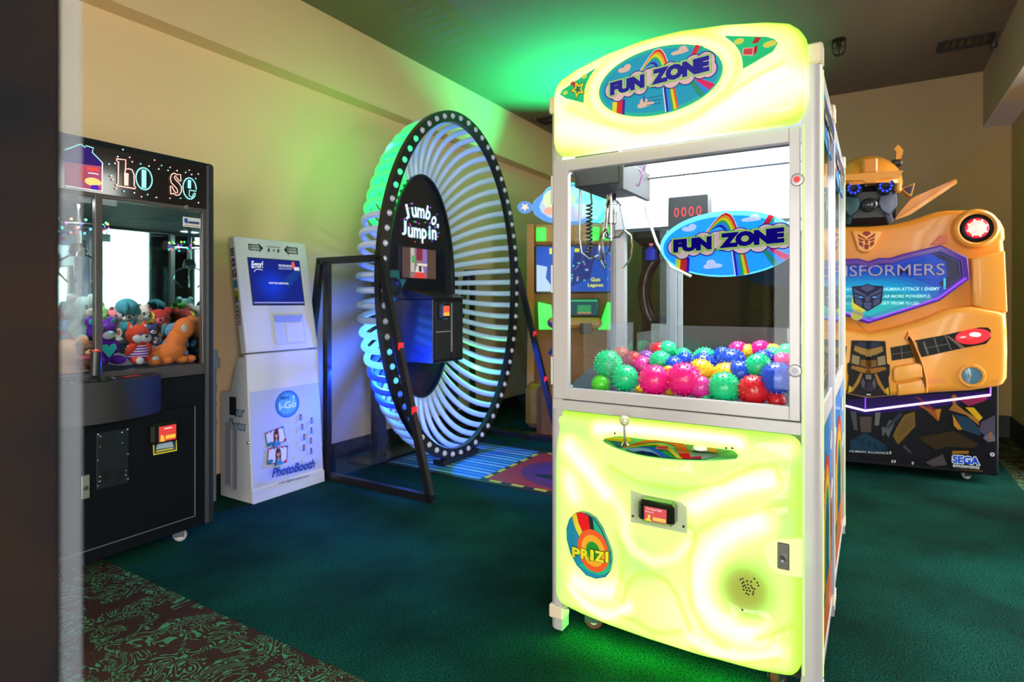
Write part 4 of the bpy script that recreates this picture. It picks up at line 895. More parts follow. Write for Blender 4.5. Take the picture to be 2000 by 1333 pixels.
(x0, z1), (x1, z0) = [(0.36,0.63),(0.488,0.384)]
cp = obj('coin_plate', bx(x0, x1, -.004, .003, z0, z1, bev=.001), mat('plate_navy', (.012, .016, .026), .4, .3), dpo)
for k, (x, z) in enumerate([(0.372,0.614),(0.46,0.614),(0.372,0.568),(0.461,0.567),(0.372,0.439),(0.476,0.44),(0.372,0.419),(0.476,0.42),(0.363,0.624),(0.483,0.623),(0.363,0.512),(0.485,0.512),(0.363,0.401),(0.485,0.401)]): obj('bolt', MB().lathe([(0, -.009), (.005, -.008), (.006, -.004)], (x, 0, z), 'y', 8), CHR, cp)
for (u0, w0), (u1, w1) in ([(0.381,0.605),(0.419,0.572)], [(0.381,0.455),(0.411,0.413)], [(0.438,0.453),(0.466,0.412)]): obj('slot_cover', bx(u0, u1, -.006, -.003, w1, w0), BLK, cp)
(x0, z1), (x1, z0) = [(0.574,0.632),(0.704,0.535)]
rd = obj('card_reader', bx(x0, x1, -.034, .002, z0, z1, bev=.012), MATS['reader_black'], dpo)
(p0, q1), (p1, q0) = [(0.604,0.616),(0.684,0.545)]; a = Art(); a.rect(p0, p1, q0, q1, (.80, .05, .04)); wd, hh = p1-p0, q1-q0
a.rect(p0+wd*.3, p0+wd*.75, q1-hh*.22, q1-hh*.14, (1, .7, .7)); a.poly([(p0+wd*.38, q0+hh*.12), (p1-wd*.04, q0+hh*.12), (p1-wd*.04, q0+hh*.36), (p0+wd*.38, q0+hh*.36)], (1, .6, .05)); a.poly([(p0+wd*.08, q0), (p0+wd*.34, q0), (p0+wd*.25, q0+hh*.4), (p0+wd*.1, q0+hh*.45)], (1, .6, .05))
a.build('reader_screen', rd, SCREEN, -.0345)
a = Art(); P = [(0.596,0.544),(0.707,0.542),(0.709,0.479),(0.598,0.481)]; a.poly(P, (.75, .65, .02)); m_ = [(0.601,0.539),(0.703,0.537),(0.703,0.485),(0.603,0.487)]; a.poly(m_, (.02, .03, .05)); a.poly([(0.617,0.531),(0.684,0.531),(0.693,0.501),(0.61,0.505)], (.35, .45, .55)); a.poly([(0.61,0.5),(0.693,0.498),(0.693,0.491),(0.61,0.492)], (.7, .55, .1))
a.build('reader_sticker', dpo, PRINTM, .001)
(x0, z1), (x1, z0) = [(0.301,0.461),(0.332,0.361)]
lk = obj('door_latch', bx(x0, x1, -.007, .002, z0, z1, bev=.002), mat('latch_chrome', (.55, .57, .55), .3, .8), dpo)
obj('key_lock', MB().lathe([(0, -.012), (.009, -.012), (.011, -.006)], ((x0+x1)/2, 0, z0+(z1-z0)*.45), 'y', 16), STEEL, lk)
for x, y, r in ((X1-.13, .10, -40), (X0+.13, .10, 10), (X1-.1, DL-.09, 30), (X0+.1, DL-.09, 60)): caster(L, x, y, .076, .030, (.35, .33, .34), r)

# plush toys: each a thing with body, head, ears, muzzle, eyes
SPH = {}
def blob(name, parent, c, r, m, rot=(0, 0, 0)):
    if m.name not in SPH: SPH[m.name] = mesh('plush_'+m.name, MB().sphere((0, 0, 0), 1, 20, 14), m, 180)
    o = bpy.data.objects.new(name, SPH[m.name]); COL.objects.link(o); o.parent = parent
    o.matrix_local = Matrix.Translation(c) @ euler(*rot).to_4x4() @ Matrix.Diagonal((*((r, r, r) if isinstance(r, (int, float)) else r), 1)); return o
def fur(name, col): return mat('fur_'+name, col, .9, bump=(260, .6), noise=(tuple(q*.72 for q in col), 60, .25))
EYE = mat('eye_black', (.005, .005, .006), .15, coat=1); EYW = mat('eye_white', (.8, .8, .82), .4)
def plush(nm, lbl, pos, y, s, body, face=None, ears='round', inner=None, nose=EYE, turn=0, tilt=0, belly=None, eye=EYE, lie=0, limbs=True):
    x, z = pos; x = min(x, .845-.62*s); t = thing(nm, lbl, 'plush toy', LC, (x, y, z), 'plush toys heaped in the black crane game', turn); face = face or body
    t.rotation_euler.rotate_axis('Y', R(lie))
    b = blob('body', t, (0, 0, -.72*s), (.52*s, .42*s, .62*s), body)
    if belly: blob('belly', b and t, (0, -.16*s, -.72*s), (.36*s, .30*s, .46*s), belly)
    if limbs:
        for q in (-1, 1):
            blob('arm', t, (q*.50*s, -.16*s, -.55*s), (.18*s, .19*s, .36*s), body, (25, q*-28, 0)); f = blob('leg', t, (q*.42*s, -.42*s, -1.12*s), (.21*s, .36*s, .20*s), body, (0, 0, q*18))
    h = blob('head', t, (0, -.04*s, .16*s), (.58*s, .50*s, .50*s), body, (tilt, 0, 0))
    for q in (-1, 1):
        if ears == 'round': e = blob('ear', t, (q*.48*s, .02*s, .56*s), (.22*s, .12*s, .22*s), body); inner and blob('ear_lining', t, (q*.48*s, -.07*s, .56*s), (.13*s, .06*s, .13*s), inner)
        elif ears == 'point':
            e = obj('ear', MB().cyl((q*.34*s, 0, .48*s), (q*.46*s, 0, .86*s), .17*s, .02*s, 12), body, t); inner and blob('ear_lining', t, (q*.39*s, -.11*s, .56*s), (.08*s, .05*s, .14*s), inner, (0, q*16, 0))
        elif ears == 'flop': e = blob('ear', t, (q*.60*s, -.02*s, .22*s), (.13*s, .14*s, .34*s), inner or body, (0, q*-14, 0))
        blob('eye', t, (q*.22*s, -.47*s, .20*s), (.085*s, .05*s, .10*s), eye)
    blob('muzzle', t, (0, -.44*s, .0), (.27*s, .20*s, .20*s), face); blob('nose', t, (0, -.63*s, .07*s), (.09*s, .06*s, .065*s), nose)
    return t
F = dict(purple=fur('purple', (.16, .008, .55)), teal=fur('teal', (.03, .48, .52)), fox=fur('fox', (.85, .06, .015)), white=fur('white', (.78, .76, .85)), orange=fur('orange', (.92, .22, .04)), blue=fur('blue', (.16, .34, .58)), cream=fur('cream', (.75, .70, .62)),
         mint=fur('mint', (.35, .58, .58)), peach=fur('peach', (.92, .42, .22)), lime=fur('lime', (.15, .52, .03)), sea=fur('sea', (.03, .25, .32)), grey=fur('grey', (.38, .42, .45)), yellow=fur('yellow', (.85, .55, .05)), red=fur('red', (.45, .02, .02)), navy=fur('navy', (.03, .05, .18)), brown=fur('brown', (.22, .09, .05)), rose=fur('rose', (.75, .10, .16)), sky=fur('sky', (.12, .38, .75)))
PINK = mat('nose_pink', (.75, .02, .06), .4); TQE = mat('eye_teal', (.02, .55, .60), .2, coat=1); BLE = mat('eye_blue', (.03, .08, .35), .2, coat=1)
inb = ' in the black crane game'
t = plush('plush_bear', 'purple plush bear with teal ears and heart'+inb, (0.443,1.049), .14, .105, F['purple'], F['white'], 'round', F['teal'], TQE, 12, eye=EYE, belly=None)
hx = Art(); s = .105; hx.poly([(-.0, -1.0*s), (-.34*s, -.62*s), (-.30*s, -.42*s), (-.12*s, -.40*s), (0, -.5*s), (.12*s, -.40*s), (.30*s, -.42*s), (.34*s, -.62*s)], (.02, .50, .55)); hx.build('heart_patch', t, PRINTM, -.47*s)
hx = Art(); hx.oval(.50*s, .05*s, .17*s, .22*s, (.8, .8, .8)); hx.oval(.50*s, .05*s, .09*s, .12*s, (.5, .2, .05)); hx.build('paper_tag', t, PRINTM, -.36*s)
t = plush('plush_fox', 'red orange plush fox in a striped purple shirt'+inb, (0.587,1.028), .12, .092, F['fox'], F['white'], 'point', F['white'], EYE, 14, eye=BLE)
s = .092
for q in (-1, 1): blob('cheek', t, (q*.22*s, -.34*s, -.02*s), (.30*s, .20*s, .24*s), F['white'], (0, 0, 0)); blob('paw', t, (q*.46*s, -.72*s, -1.14*s), (.20*s, .16*s, .18*s), F['white'])
sh = obj('shirt', MB().lathe([(.30*s, -.26*s), (.50*s, -.5*s), (.555*s, -.72*s), (.53*s, -.95*s), (.40*s, -1.12*s)], (0, 0, 0), 'z', 24).xf(Matrix.Diagonal((1, .84, 1, 1))), mat('shirt_purple', (.20, .02, .30), .8), t)
for z, r in ((-.42, .455), (-.55, .53), (-.68, .557), (-.81, .552), (-.94, .535)): obj('stripe', MB().lathe([(r*s, (z-.025)*s), (r*s+.0015, z*s), (r*s, (z+.025)*s)], (0, 0, 0), 'z', 24).xf(Matrix.Diagonal((1, .85, 1, 1))), mat('shirt_stripe', (.78, .70, .85), .8), sh)
# orange dog leaning with its nose in the air
x, z = (0.728,0.958); t = thing('plush_dog', 'orange plush dog stretching its nose up'+inb, 'plush toy', LC, (x, .12, z), 'plush toys heaped in the black crane game'); t.scale = (.84, .84, .84)
blob('body', t, (0, 0, -.02), (.115, .075, .062), F['orange'], (0, -20, 0)); blob('neck', t, (.055, 0, .055), (.055, .055, .10), F['orange'], (0, 28, 0)); blob('head', t, (.095, -.01, .125), (.060, .058, .072), F['orange'], (0, 38, 0)); blob('muzzle', t, (.135, -.01, .165), (.034, .034, .042), F['orange'], (0, 42, 0))
blob('nose', t, (.150, -.03, .198), (.012, .012, .010), mat('nose_brown', (.12, .02, .015), .3)); blob('ear', t, (.068, -.062, .13), (.020, .008, .024), F['cream']); blob('eye', t, (.148, -.045, .135), .007, EYE)
for q, xx in enumerate((-.10, -.03, .06, .11)): blob('leg', t, (xx, -.045, -.055), (.032, .045, .024), F['orange'])
t = plush('plush_dog', 'pale blue plush dog with white snout at right glass'+inb, (0.893,1.037), .16, .085, F['blue'], F['cream'], 'flop', F['sea'], EYE, -25)
t = plush('plush_bear', 'mint plush bear with a big pink nose at upper left'+inb, (0.392,1.153), .20, .105, F['mint'], F['cream'], 'round', F['cream'], PINK, 20)
t = plush('plush_bear', 'peach plush toy turned away at lower left'+inb, (0.299,0.955), .13, .12, F['peach'], None, 'round', None, F['peach'], 150)
t = plush('plush_doll', 'small tan plush doll with a rose scarf low at left'+inb, (0.346,0.98), .07, .058, F['brown'], mat('tan_felt', (.65, .38, .2), .8), 'round', None, EYE, 10)
blob('scarf', t, (.0, -.012, -.022), (.036, .030, .012), F['rose'])
Q = [(0.489,1.107),(0.552,1.097),(0.627,1.126),(0.625,1.095),(0.694,1.101),(0.741,1.084),(0.785,1.079),(0.821,1.053)]
for (pos, (nm, lbl, c, f, e, s, tr)) in zip(Q, (('plush_frog', 'lime green plush toy behind the mint bear', 'lime', None, 'round', .075, 30), ('plush_bird', 'small rose plush toy peeping over the purple bear', 'rose', None, 'round', .05, 0), ('plush_whale', 'dark teal plush toy lying on top of the heap', 'sea', None, 'flop', .085, 60),
        ('plush_cat', 'grey plush toy behind the fox ears', 'grey', 'cream', 'point', .075, -10), ('plush_owl', 'pale grey plush toy above the fox', 'cream', 'grey', 'round', .07, 20), ('plush_duck', 'yellow plush toy right of the fox ears', 'yellow', None, 'round', .055, 0), ('plush_bear', 'dark red plush bear behind the orange dog', 'red', 'rose', 'round', .075, -20), ('plush_monkey', 'brown plush toy behind the orange dog', 'brown', 'cream', 'flop', .075, 15))):
    plush(nm, lbl+inb, (pos[0], pos[1]+.02), .30, s*1.25, F[c], F[f] if f else None, e, None, EYE, tr)
for pos, y, (nm, lbl, c, f, e, s, tr) in zip([(0.702,1.048),(0.719,0.997),(0.361,1.073),(0.36,1.028),(0.387,1.027)], (.22, .22, .22, .22, .22), (('plush_penguin', 'navy plush toy just right of the fox'+inb, 'navy', 'white', 'round', .055, 0), ('plush_rabbit', 'white plush toy between the fox and orange dog'+inb, 'white', None, 'flop', .05, 0),
        ('plush_elephant', 'sky blue plush toy at the far left edge'+inb, 'sky', None, 'flop', .075, 0), ('plush_pig', 'salmon rose plush toy under the mint bear'+inb, 'rose', None, 'round', .065, 0), ('plush_robin', 'navy plush toy with white face beside the purple bear'+inb, 'navy', 'white', 'round', .055, 10))):
    plush(nm, lbl, pos, y, s, F[c], F[f] if f else None, e, None, EYE, tr)

# ---------------------------------------------------------------- grey bin with a clear bag
BX, BY = (1.955, 3.408)
t = thing('trash_bin', 'grey trash bin with a clear bag behind the black crane game', 'trash bin', ROOM, (BX, BY, 0))
GB = mat('bin_grey', (.20, .25, .31), .5)
obj('bin_body', MB().prism(rrect(-.15, .15, -.052, .052, .03), 0, .80, 'z'), GB, t)
obj('bin_lid', MB().prism(rrect(-.165, .165, -.068, .068, .03), .80, .86, 'z').prism(rrect(-.155, .155, -.062, .062, .03), .86, .905, 'z').prism(rrect(-.13, .13, -.045, .045, .03), .905, .925, 'z'), GB, t)
bg_ = MB(); V = []; nz, na = 14, 40
for j in range(nz+1):
    for i in range(na):
        q = 2*PI*i/na; P = .165+.006*math.sin(i*2.3+j*.8)+.008*math.sin(j*1.7+i*.6); e = (abs(math.cos(q))**4+abs(math.sin(q))**4)**-.25
        V.append((P*math.cos(q)*.98, (P*.36)*math.sin(q)*min(e, 1.15), .40+.40*j/nz+.02*math.sin(i*1.1)*(j == 0)))
bg_.add(V, [(j*na+i, j*na+(i+1) % na, (j+1)*na+(i+1) % na, (j+1)*na+i) for j in range(nz) for i in range(na)])
obj('bin_bag', bg_, glassmat('clear_film', (.88, .90, .94), 1.5, .08, .10, (.6, .7, .85)), t)

# ---------------------------------------------------------------- white photo kiosk
BO = ((-1.5330, 3.4663, 0), 58.7)
W_ = .533
t = thing('photo_kiosk', 'tall white self-service photo kiosk standing beside the grey bin', 'photo kiosk', BO)
KW = mat('kiosk_white', (.72, .70, .76), .4, coat=.15); KL = mat('kiosk_lilac', (.60, .62, .74), .4, coat=.15)
base = obj('cabinet', MB().prism([(.012, .0), (.323, 0), (.323, .64), (.225, .645), (.150, .86), (.07, .868)], .004, W_-.004, 'x'), KW, t)
sp_ = obj('recess_shade', MB().box(-.0005, .004, .215, .27, .08, .46).box(-.0005, .004, .15, .19, .06, .44), mat('kiosk_shadow', (.40, .40, .47), .5), base)  # flat raised strips, the recesses' shade put into their colour
obj('side_slot', bx(-.002, .004, .165, .225, .51, .62), BLK, base)
obj('key_lock', MB().lathe([(0, -.010), (.008, -.010), (.010, 0)], (0, .035, .36), 'x', 14), CHR, base)
fp = obj('front_panel', MB().box(0, W_, 0, .035, .0, .886, bev=.006), KW, t); fp.matrix_local = Matrix.Rotation(R(3.84), 4, 'X')
obj('skirting', bx(.0, W_, -.004, .0, .0, .075), KL, fp)
a = Art(); a.rect(.006, W_-.006, .09, .66, (.50, .54, .78)); PPL = lambda s: s
cx, cz = (0.27,0.553); rr_ = abs((0.362,0.545)[0]-(0.182,0.562)[0])/2; rz_ = abs((0.275,0.637)[1]-(0.266,0.466)[1])/2
for k in range(8): a.oval(cx, cz+.0*k, rr_*(1-.05*k), rz_*(1-.05*k), (.01+.014*k, .12+.045*k, .50+.03*k))
(x0, z0) = (0.214,0.584); (x1, z1) = (0.289,0.607); a.text('Mini', x0, z0, x1, z1, (.01, .05, .30), .03, slant=.35)
(x0, z0) = (0.207,0.522); (x1, z1) = (0.334,0.567); a.text('I-Go', x0, z0, x1, z1, (.85, .9, 1), .02, slope=.03)
(x0, z0) = (0.307,0.561); (x1, z1) = (0.325,0.602); a.text('!', x0, z0, x1, z1, (.5, .8, 1), .02)
(x0, z0) = (0.232,0.502); (x1, z1) = (0.329,0.503); a.text('Evo revolution', x0, z0, x1, z1, (.7, .8, 1), .0, slant=.2)
def portrait(x, z, s, tilt=0, hand=0):
    a.poly(ell(x, z-.1*s, .40*s, .95*s, 18), (.07, .02, .015)); a.poly([(x-.55*s, z-1.25*s), (x+.55*s, z-1.25*s), (x+.35*s, z-.55*s), (x-.35*s, z-.55*s)], (.02, .22, .45)); a.poly([(x-.62*s, z-1.25*s), (x-.42*s, z-1.25*s), (x-.25*s, z-.4*s), (x-.42*s, z-.5*s)], (.07, .02, .015))
    a.poly([(x-.12*s, z-.8*s), (x+.12*s, z-.8*s), (x+.1*s, z-.3*s), (x-.1*s, z-.3*s)], (.60, .26, .18)); a.oval(x, z+.15*s, .26*s, .40*s, (.68, .30, .21), 18); a.poly(ell(x, z+.42*s, .30*s, .25*s, 14), (.07, .02, .015)); a.rect(x-.22*s, x+.22*s, z+.13*s, z+.24*s, (.15, .02, .02)); a.rect(x-.09*s, x+.09*s, z-.08*s, z-.03*s, (.5, .05, .05))
    if hand: a.oval(x-.7*s, z-.9*s, .26*s, .24*s, (.7, .42, .15), 12)
def photo(P, c):
    a.poly(P, c); m = (sum(p[0] for p in P)/4, sum(p[1] for p in P)/4); a.poly([(m[0]+(x-m[0])*.92, m[1]+(z-m[1])*.90) for x, z in P], (.72, .72, .85)); return m
for P, c in (([(0.096,0.402),(0.229,0.422),(0.247,0.323),(0.11,0.316)], (.01, .08, .16)), ([(0.111,0.307),(0.253,0.295),(0.239,0.192),(0.099,0.212)], (.16, .01, .06))):
    m = photo(P, c); portrait(m[0]+.005, m[1]+.005, .052)
    for i in range(5):
        x = P[0][0]+(P[1][0]-P[0][0])*(i+.5)/5; z = P[0][1]+(P[1][1]-P[0][1])*(i+.5)/5
        a.poly([(x-.008, z), (x, z-.016), (x+.008, z+.003)], [(.6, .03, .1), (.01, .12, .18), (.6, .2, .3)][i % 3])
    a.oval(P[2][0]-.012, P[2][1]+.012, .012, .008, (.65, .03, .07), 8); a.oval(P[3][0]+.02, P[3][1]+.014, .022, .012, (.02, .2, .28), 10)
for i, (x, z) in enumerate([(0.355,0.46),(0.439,0.425),(0.361,0.397),(0.429,0.361),(0.367,0.331),(0.417,0.298),(0.358,0.265),(0.412,0.233)]): portrait(x, z, .020, hand=i in (2, 3))
(x0, z0), (x1, z1) = [(0.109,0.13),(0.435,0.152)]; sl = ((0.419,0.122)[1]-(0.124,0.136)[1])/((0.419,0.122)[0]-(0.124,0.136)[0])
h = abs((0.112,0.129)[1]-(0.115,0.187)[1]); a.text('PhotoBooth', x0, z0, x1, z0+h, (.01, .06, .30), .035, slope=sl, slant=.35)
(x0, z0), (x1, z1) = [(0.155,0.077),(0.381,0.069)]; sl = ((0.381,0.066)[1]-(0.155,0.077)[1])/(x1-x0); h = abs((0.155,0.077)[1]-(0.156,0.096)[1])
a.text('www.digital-centre.com', x0, z0, x1, z0+h, (.01, .04, .2), .01, slope=sl, slant=.2)
a.build('front_print', fp, PRINTM, -.001)
a = Art(); a.text('Your', .10, .50, .235, .575, (.02, .14, .33), .012, slant=.3); a.text('Photos', .07, .42, .245, .49, (.02, .14, .33), .012, slant=.3)
a.V = [(.315-x, z, l) for x, z, l in a.V]; a.F = [f[::-1] for f in a.F]; a.build('side_print', base, PRINTM, .003, axis='x', sign=-1)
sl_ = obj('monitor_slab', MB().box(0, W_, 0, .055, .0, .72, bev=.005), KW, t); sl_.matrix_local = Matrix.Translation((0, .06, .893)) @ Matrix.Rotation(R(-10.42), 4, 'X')
fp.matrix_local = Matrix.Rotation(R(-3.84), 4, 'X')
(x0, z1), (x1, z0) = (.084, .587), (.460, .294)
sc = obj('monitor', bx(x0-.006, x1+.006, -.002, .004, z0-.006, z1+.006), BLK, sl_)
a = Art(); a.rect(x0, x1, z0, z1, (.0, .01, .24)); wd, hh = x1-x0, z1-z0
for k in range(7): a.oval(x0+wd*.40, z0+hh*.42, wd*(.36-.045*k), hh*(.40-.05*k), (.0, .012+.004*k, .28+.07*k), 24)
a.poly([(x0+wd*.6, z1-hh*.45), (x1, z1-hh*.12), (x1, z1-hh*.3), (x0+wd*.7, z0+hh*.35)], (.0, .04, .30))
a.text('Error!', x0+wd*.03, z1-hh*.22, x0+wd*.26, z1-hh*.06, (.85, .9, 1), .03, slope=.05, slant=.3); a.line([(x0+wd*.07, z1-hh*.30), (x0+wd*.1, z1-hh*.25), (x0+wd*.16, z1-hh*.235), (x0+wd*.23, z1-hh*.25)], .004, (.8, .85, 1))
a.text('PRINTER ERROR', x0+wd*.56, z1-hh*.15, x0+wd*.83, z1-hh*.10, (.85, .9, 1), .02); a.text('PLEASE CALL THE STAFF', x0+wd*.55, z1-hh*.21, x0+wd*.82, z1-hh*.17, (.6, .65, .9), .01)
a.poly(ell(x0+wd*.86, z1-hh*.10, wd*.035, hh*.09, 10), (.9, .12, .06)); a.rect(x0+wd*.87, x0+wd*.98, z1-hh*.22, z1-hh*.14, (.8, .75, .85)); a.text('WAIT FOR ASSISTANCE', x0+wd*.32, z0+hh*.45, x0+wd*.71, z0+hh*.49, (.95, .95, 1), .03)
a.rect(x0, x1, z0+hh*.025, z0+hh*.05, (.35, .38, .75)); a.build('screen_picture', sc, artmat('screen_dim', .1, .9, base=0), -.0022)
# camera window, look-here arrows
a = Art()
for (xa, zb, xc, zd, dr_) in ((*(0.095,0.628), *(0.2,0.689), 1), (*(0.352,0.625), *(0.462,0.694), -1)):
    h = zd-zb; m = (zb+zd)/2; q = (lambda f: xa+(xc-xa)*f) if dr_ == 1 else (lambda f: xc-(xc-xa)*f)
    a.poly([(q(0), m-h*.34), (q(.68), m-h*.34), (q(.68), m-h*.5), (q(1), m), (q(.68), m+h*.5), (q(.68), m+h*.34), (q(0), m+h*.34)], (.01, .01, .012))
    xa2, xb2 = sorted((q(.08), q(.74))); a.text('LOOK', xa2, m+h*.03, xb2, m+h*.25, (.8, .8, .85), .02); a.text('HERE', xa2, m-h*.25, xb2, m-h*.03, (.8, .8, .85), .02)
a.line([(0.223,0.672),(0.326,0.672)], .004, (.01, .01, .012)); 
for P in ([(0.234,0.661),(0.247,0.66),(0.238,0.637),(0.225,0.637)], [(0.306,0.66),(0.318,0.659),(0.31,0.637),(0.297,0.638)]): a.poly(P, (.01, .01, .012))
a.oval(*(0.274,0.649), .006, .007, (.01, .01, .012), 10)
a.build('lettering', sl_, PRINTM, 0); a = Art()
for i in range(7):
    for x in (.048, W_-.045): a.oval(x, .34+.035*i, .0035, .0035, (.52, .50, .56), 6)
a.build('speaker_hole', sl_, PRINTM, 0)['kind'] = 'stuff'
(x0, z1), (x1, z0) = [(0.206,0.235),(0.436,0.025)]; z1 = (0.331,0.233)[1]; z0 = (0.32,0.035)[1]
tr = obj('photo_tray', MB().box(x0, x1, -.008, .0, z0, z1, bev=.003), KL, sl_)
obj('tray_hood', MB().prism([(x0+.005, z1-.012), (x1-.005, z1-.012), (x1-.03, z1-.055), (x0+.01, z1-.055)], -.012, -.008), mat('hood_blue', (.33, .38, .8), .4), tr); obj('tray_slot', bx(x0+.09, x1-.012, -.012, -.008, z0+.012, z1-.06, bev=.002), KW, tr)
a = Art(); ic = [(.02, .02, .03), (.12, .01, .20), (.01, .03, .16), (.02, .25, .50), (.35, .38, .01)]
for i, c in enumerate(ic):
    z = .625-.066*i; a.rect(.010, .048, z-.025, z+.025, c)
    if i == 2: a.text('f', .022, z-.018, .038, z+.02, (.7, .75, .9), .03)
    if i == 1: a.oval(.022, z, .006, .008, (.6, .5, .7), 8); a.oval(.036, z, .006, .008, (.6, .5, .7), 8)
    if i == 0: a.oval(.029, z, .015, .017, (.55, .55, .6), 12); a.oval(.029, z, .010, .011, (.02, .02, .03), 12)
a.text('SHARE', .052, .13, .052+.13, .13+.032, (.03, .03, .05), .02, rot=0)
n0 = len(a.V)
def rot90(a, n, cx, cz, cx2, cz2):
    a.V = a.V[:n]+[(cx2-(z-cz), cz2+(x-cx), l) for x, z, l in a.V[n:]]
st = n0-len(text_mesh('SHARE', .02)[0]); rot90(a, st, .117, .146, .022, .235); n1 = len(a.V); a.text('Your Photos', .05, .1, .13, .115, (.1, .1, .14), .01); rot90(a, n1, .09, .107, .043, .235); a.text('&', .008, .312, .046, .352, (.03, .03, .05), .03)
a.V = [(.055-x, z, l) for x, z, l in a.V]; a.F = [f[::-1] for f in a.F]; a.build('share_print', sl_, PRINTM, 0, axis='x', sign=-1)

# ---------------------------------------------------------------- tall hoop of tubes (jumping game)
HA, HB, HZ, HW, HH = 3.59, 2.65, 1.3245, .826, 1.265
T_ = thing('hoop_game', 'tall black oval hoop game ringed with white tubes and bulbs', 'arcade game', ROOM, (HA, HB, 0))
th = np.linspace(0, 2*PI, 4000); arc = np.concatenate([[0], np.cumsum(np.hypot(np.diff(HW*np.cos(th)), np.diff(HH*np.sin(th))))])
NB = 66; TH = [float(np.interp(arc[-1]*(k+.5)/NB, arc, th)) for k in range(NB)]
TUB = mat('tube_white', (.52, .59, .76), .22, coat=.5, emit=(.20, .34, .62), es=.22); TUG = mat('tube_green', (.1, .5, .2), .3, emit=(.015, .85, .13), es=1.3); TUBL = mat('tube_blue', (.3, .5, .8), .3, emit=(.12, .62, .95), es=1.6); TUC = mat('tube_deep', (.05, .1, .8), .3, emit=(.004, .06, .9), es=.9)
def ringmb(w_, h_, w2, h2, y0, y1, n=120):
    V = []
    for k in range(n):
        c, s = math.cos(2*PI*k/n), math.sin(2*PI*k/n); V += [(w_*c, y0, HZ+h_*s), (w2*c, y0, HZ+h2*s), (w2*c, y1, HZ+h2*s), (w_*c, y1, HZ+h_*s)]
    return MB().add(V, [(4*k+i, 4*((k+1) % n)+i, 4*((k+1) % n)+(i+1) % 4, 4*k+(i+1) % 4) for k in range(n) for i in range(4)])
obj('ring_rim', ringmb(HW+.040, HH+.040, HW-.040, HH-.040, -.012, .03), BLK, T_)
hub = MB(); n = 72
hub.prism(ell(0, 0, .40, .876, n), .36, .50); hub.v = [(x, y, z+HZ) for x, y, z in hub.v]
hb_ = obj('hub', hub, mat('hub_black', (.010, .011, .016), .2, coat=.5), T_)
obj('hub_rim', ringmb(.405, .881, .385, .861, .345, .365), BLK, hb_)
bm_ = mesh('bulb', MB().lathe([(0, -.016), (.012, -.014), (.019, -.006), (.021, 0)], (0, 0, 0), 'y', 14), mat('bulb_frost', (.50, .50, .60), .25, coat=.6, emit=(.5, .5, .65), es=.12))
bg2 = bm_.copy(); bg2.materials[0] = mat('bulb_green', (.1, .6, .3), .3, emit=(.03, .85, .28), es=1.2); bb2 = bm_.copy(); bb2.materials[0] = mat('bulb_blue', (.2, .5, .8), .3, emit=(.10, .60, .95), es=1.2); bb3 = bm_.copy(); bb3.materials[0] = mat('bulb_deep', (.1, .2, .7), .3, emit=(.02, .12, .85), es=1.0)
for k, q in enumerate(TH):
    c, s = math.cos(q), math.sin(q); dg = math.degrees(q)
    me = bm_
    if 128 < dg < 152: me = bg2
    elif 198 < dg < 212: me = bb2
    elif 212 <= dg < 232: me = bb3
    o = obj('bulb', me, None, T_); o.location = (HW*c, -.012, HZ+HH*s)
    nx, nz = c/HW, s/HH; L_ = math.hypot(nx, nz); nx, nz = nx/L_, nz/L_
    P = []
    for f in np.linspace(0, 1, 15):
        aa = f*PI/2; rho = -.40*(1-math.cos(aa))**1.0; dep = .02+.37*math.sin(aa)**.8
        hx, hz = .40*c, .876*s; bx_, bz_ = (HW-.0)*c, (HH-.0)*s; g = (1-math.cos(aa)); bul = .03*math.sin(PI*f)
        P.append((bx_*(1-g)+hx*g+nx*bul, dep, HZ+bz_*(1-g)+hz*g+nz*bul))
    m = TUB
    if 112 < dg < 158: m = TUG
    elif 192 < dg < 206: m = TUBL
    elif 206 <= dg < 224: m = TUC
    obj('tube', MB().tube(P, .0225, 10), m, T_, 60)
# hub face: lettering of coloured dots, screen, speaker
a = Art()
def dots(txt, x0, z0, x1, z1, **k):
    a.text(txt, x0, z0, x1, z1, (.35, .75, 1.0), .012, .02, **k); a.text(txt, x0, z0, x1, z1, (.85, 1.0, 1.0), .012, 0, **k)
hf = lambda p: (p[0]-HA, p[1])
rng = random.Random(3)
for ch, (x, z), rt in zip('Jumbo', [(3.404,1.872),(3.491,1.895),(3.57,1.899),(3.659,1.894),(3.728,1.858)], (18, 10, 0, -14, -32)):
    x, z = hf((x, z)); wj = {'J': .022, 'm': .042, 'J': .022}.get(ch, .028); hh_ = .038; up = .032 if ch in 'Jb' else 0; dots(ch, x-wj, z-hh_, x+wj, z+hh_+up, rot=rt)
for ch, (x, z) in zip("Jumpin'", [(3.373,1.748),(3.443,1.737),(3.524,1.74),(3.604,1.74),(3.671,1.746),(3.728,1.746),(3.775,1.785)]):
    x, z = hf((x, z)); wj = {'J': .022, 'm': .042, 'i': .010, "'": .010}.get(ch, .028); lo, hi = {'J': (.040, .068), 'p': (.075, .036), 'i': (.040, .06), "'": (-.02, .05)}.get(ch, (.040, .036)); dots(ch, x-wj, z-lo, x+wj, z+hi)
for k in range(40):
    x, z = hf(rng.choice([(3.404,1.872),(3.491,1.895),(3.57,1.899),(3.659,1.894),(3.728,1.858),(3.373,1.748),(3.443,1.737),(3.524,1.74),(3.604,1.74),(3.671,1.746),(3.728,1.746)])); xx, zz = x+rng.uniform(-.05, .05), z+rng.uniform(-.09, .08); a.rect(xx, xx+.010, zz, zz+.010, rng.choice([(1, .05, .05), (.05, .9, .2), (.1, .2, 1), (.8, .2, .9)]))
a.build('lettering', hb_, artmat('led_dots', .4, 1.25, base=0), .36)
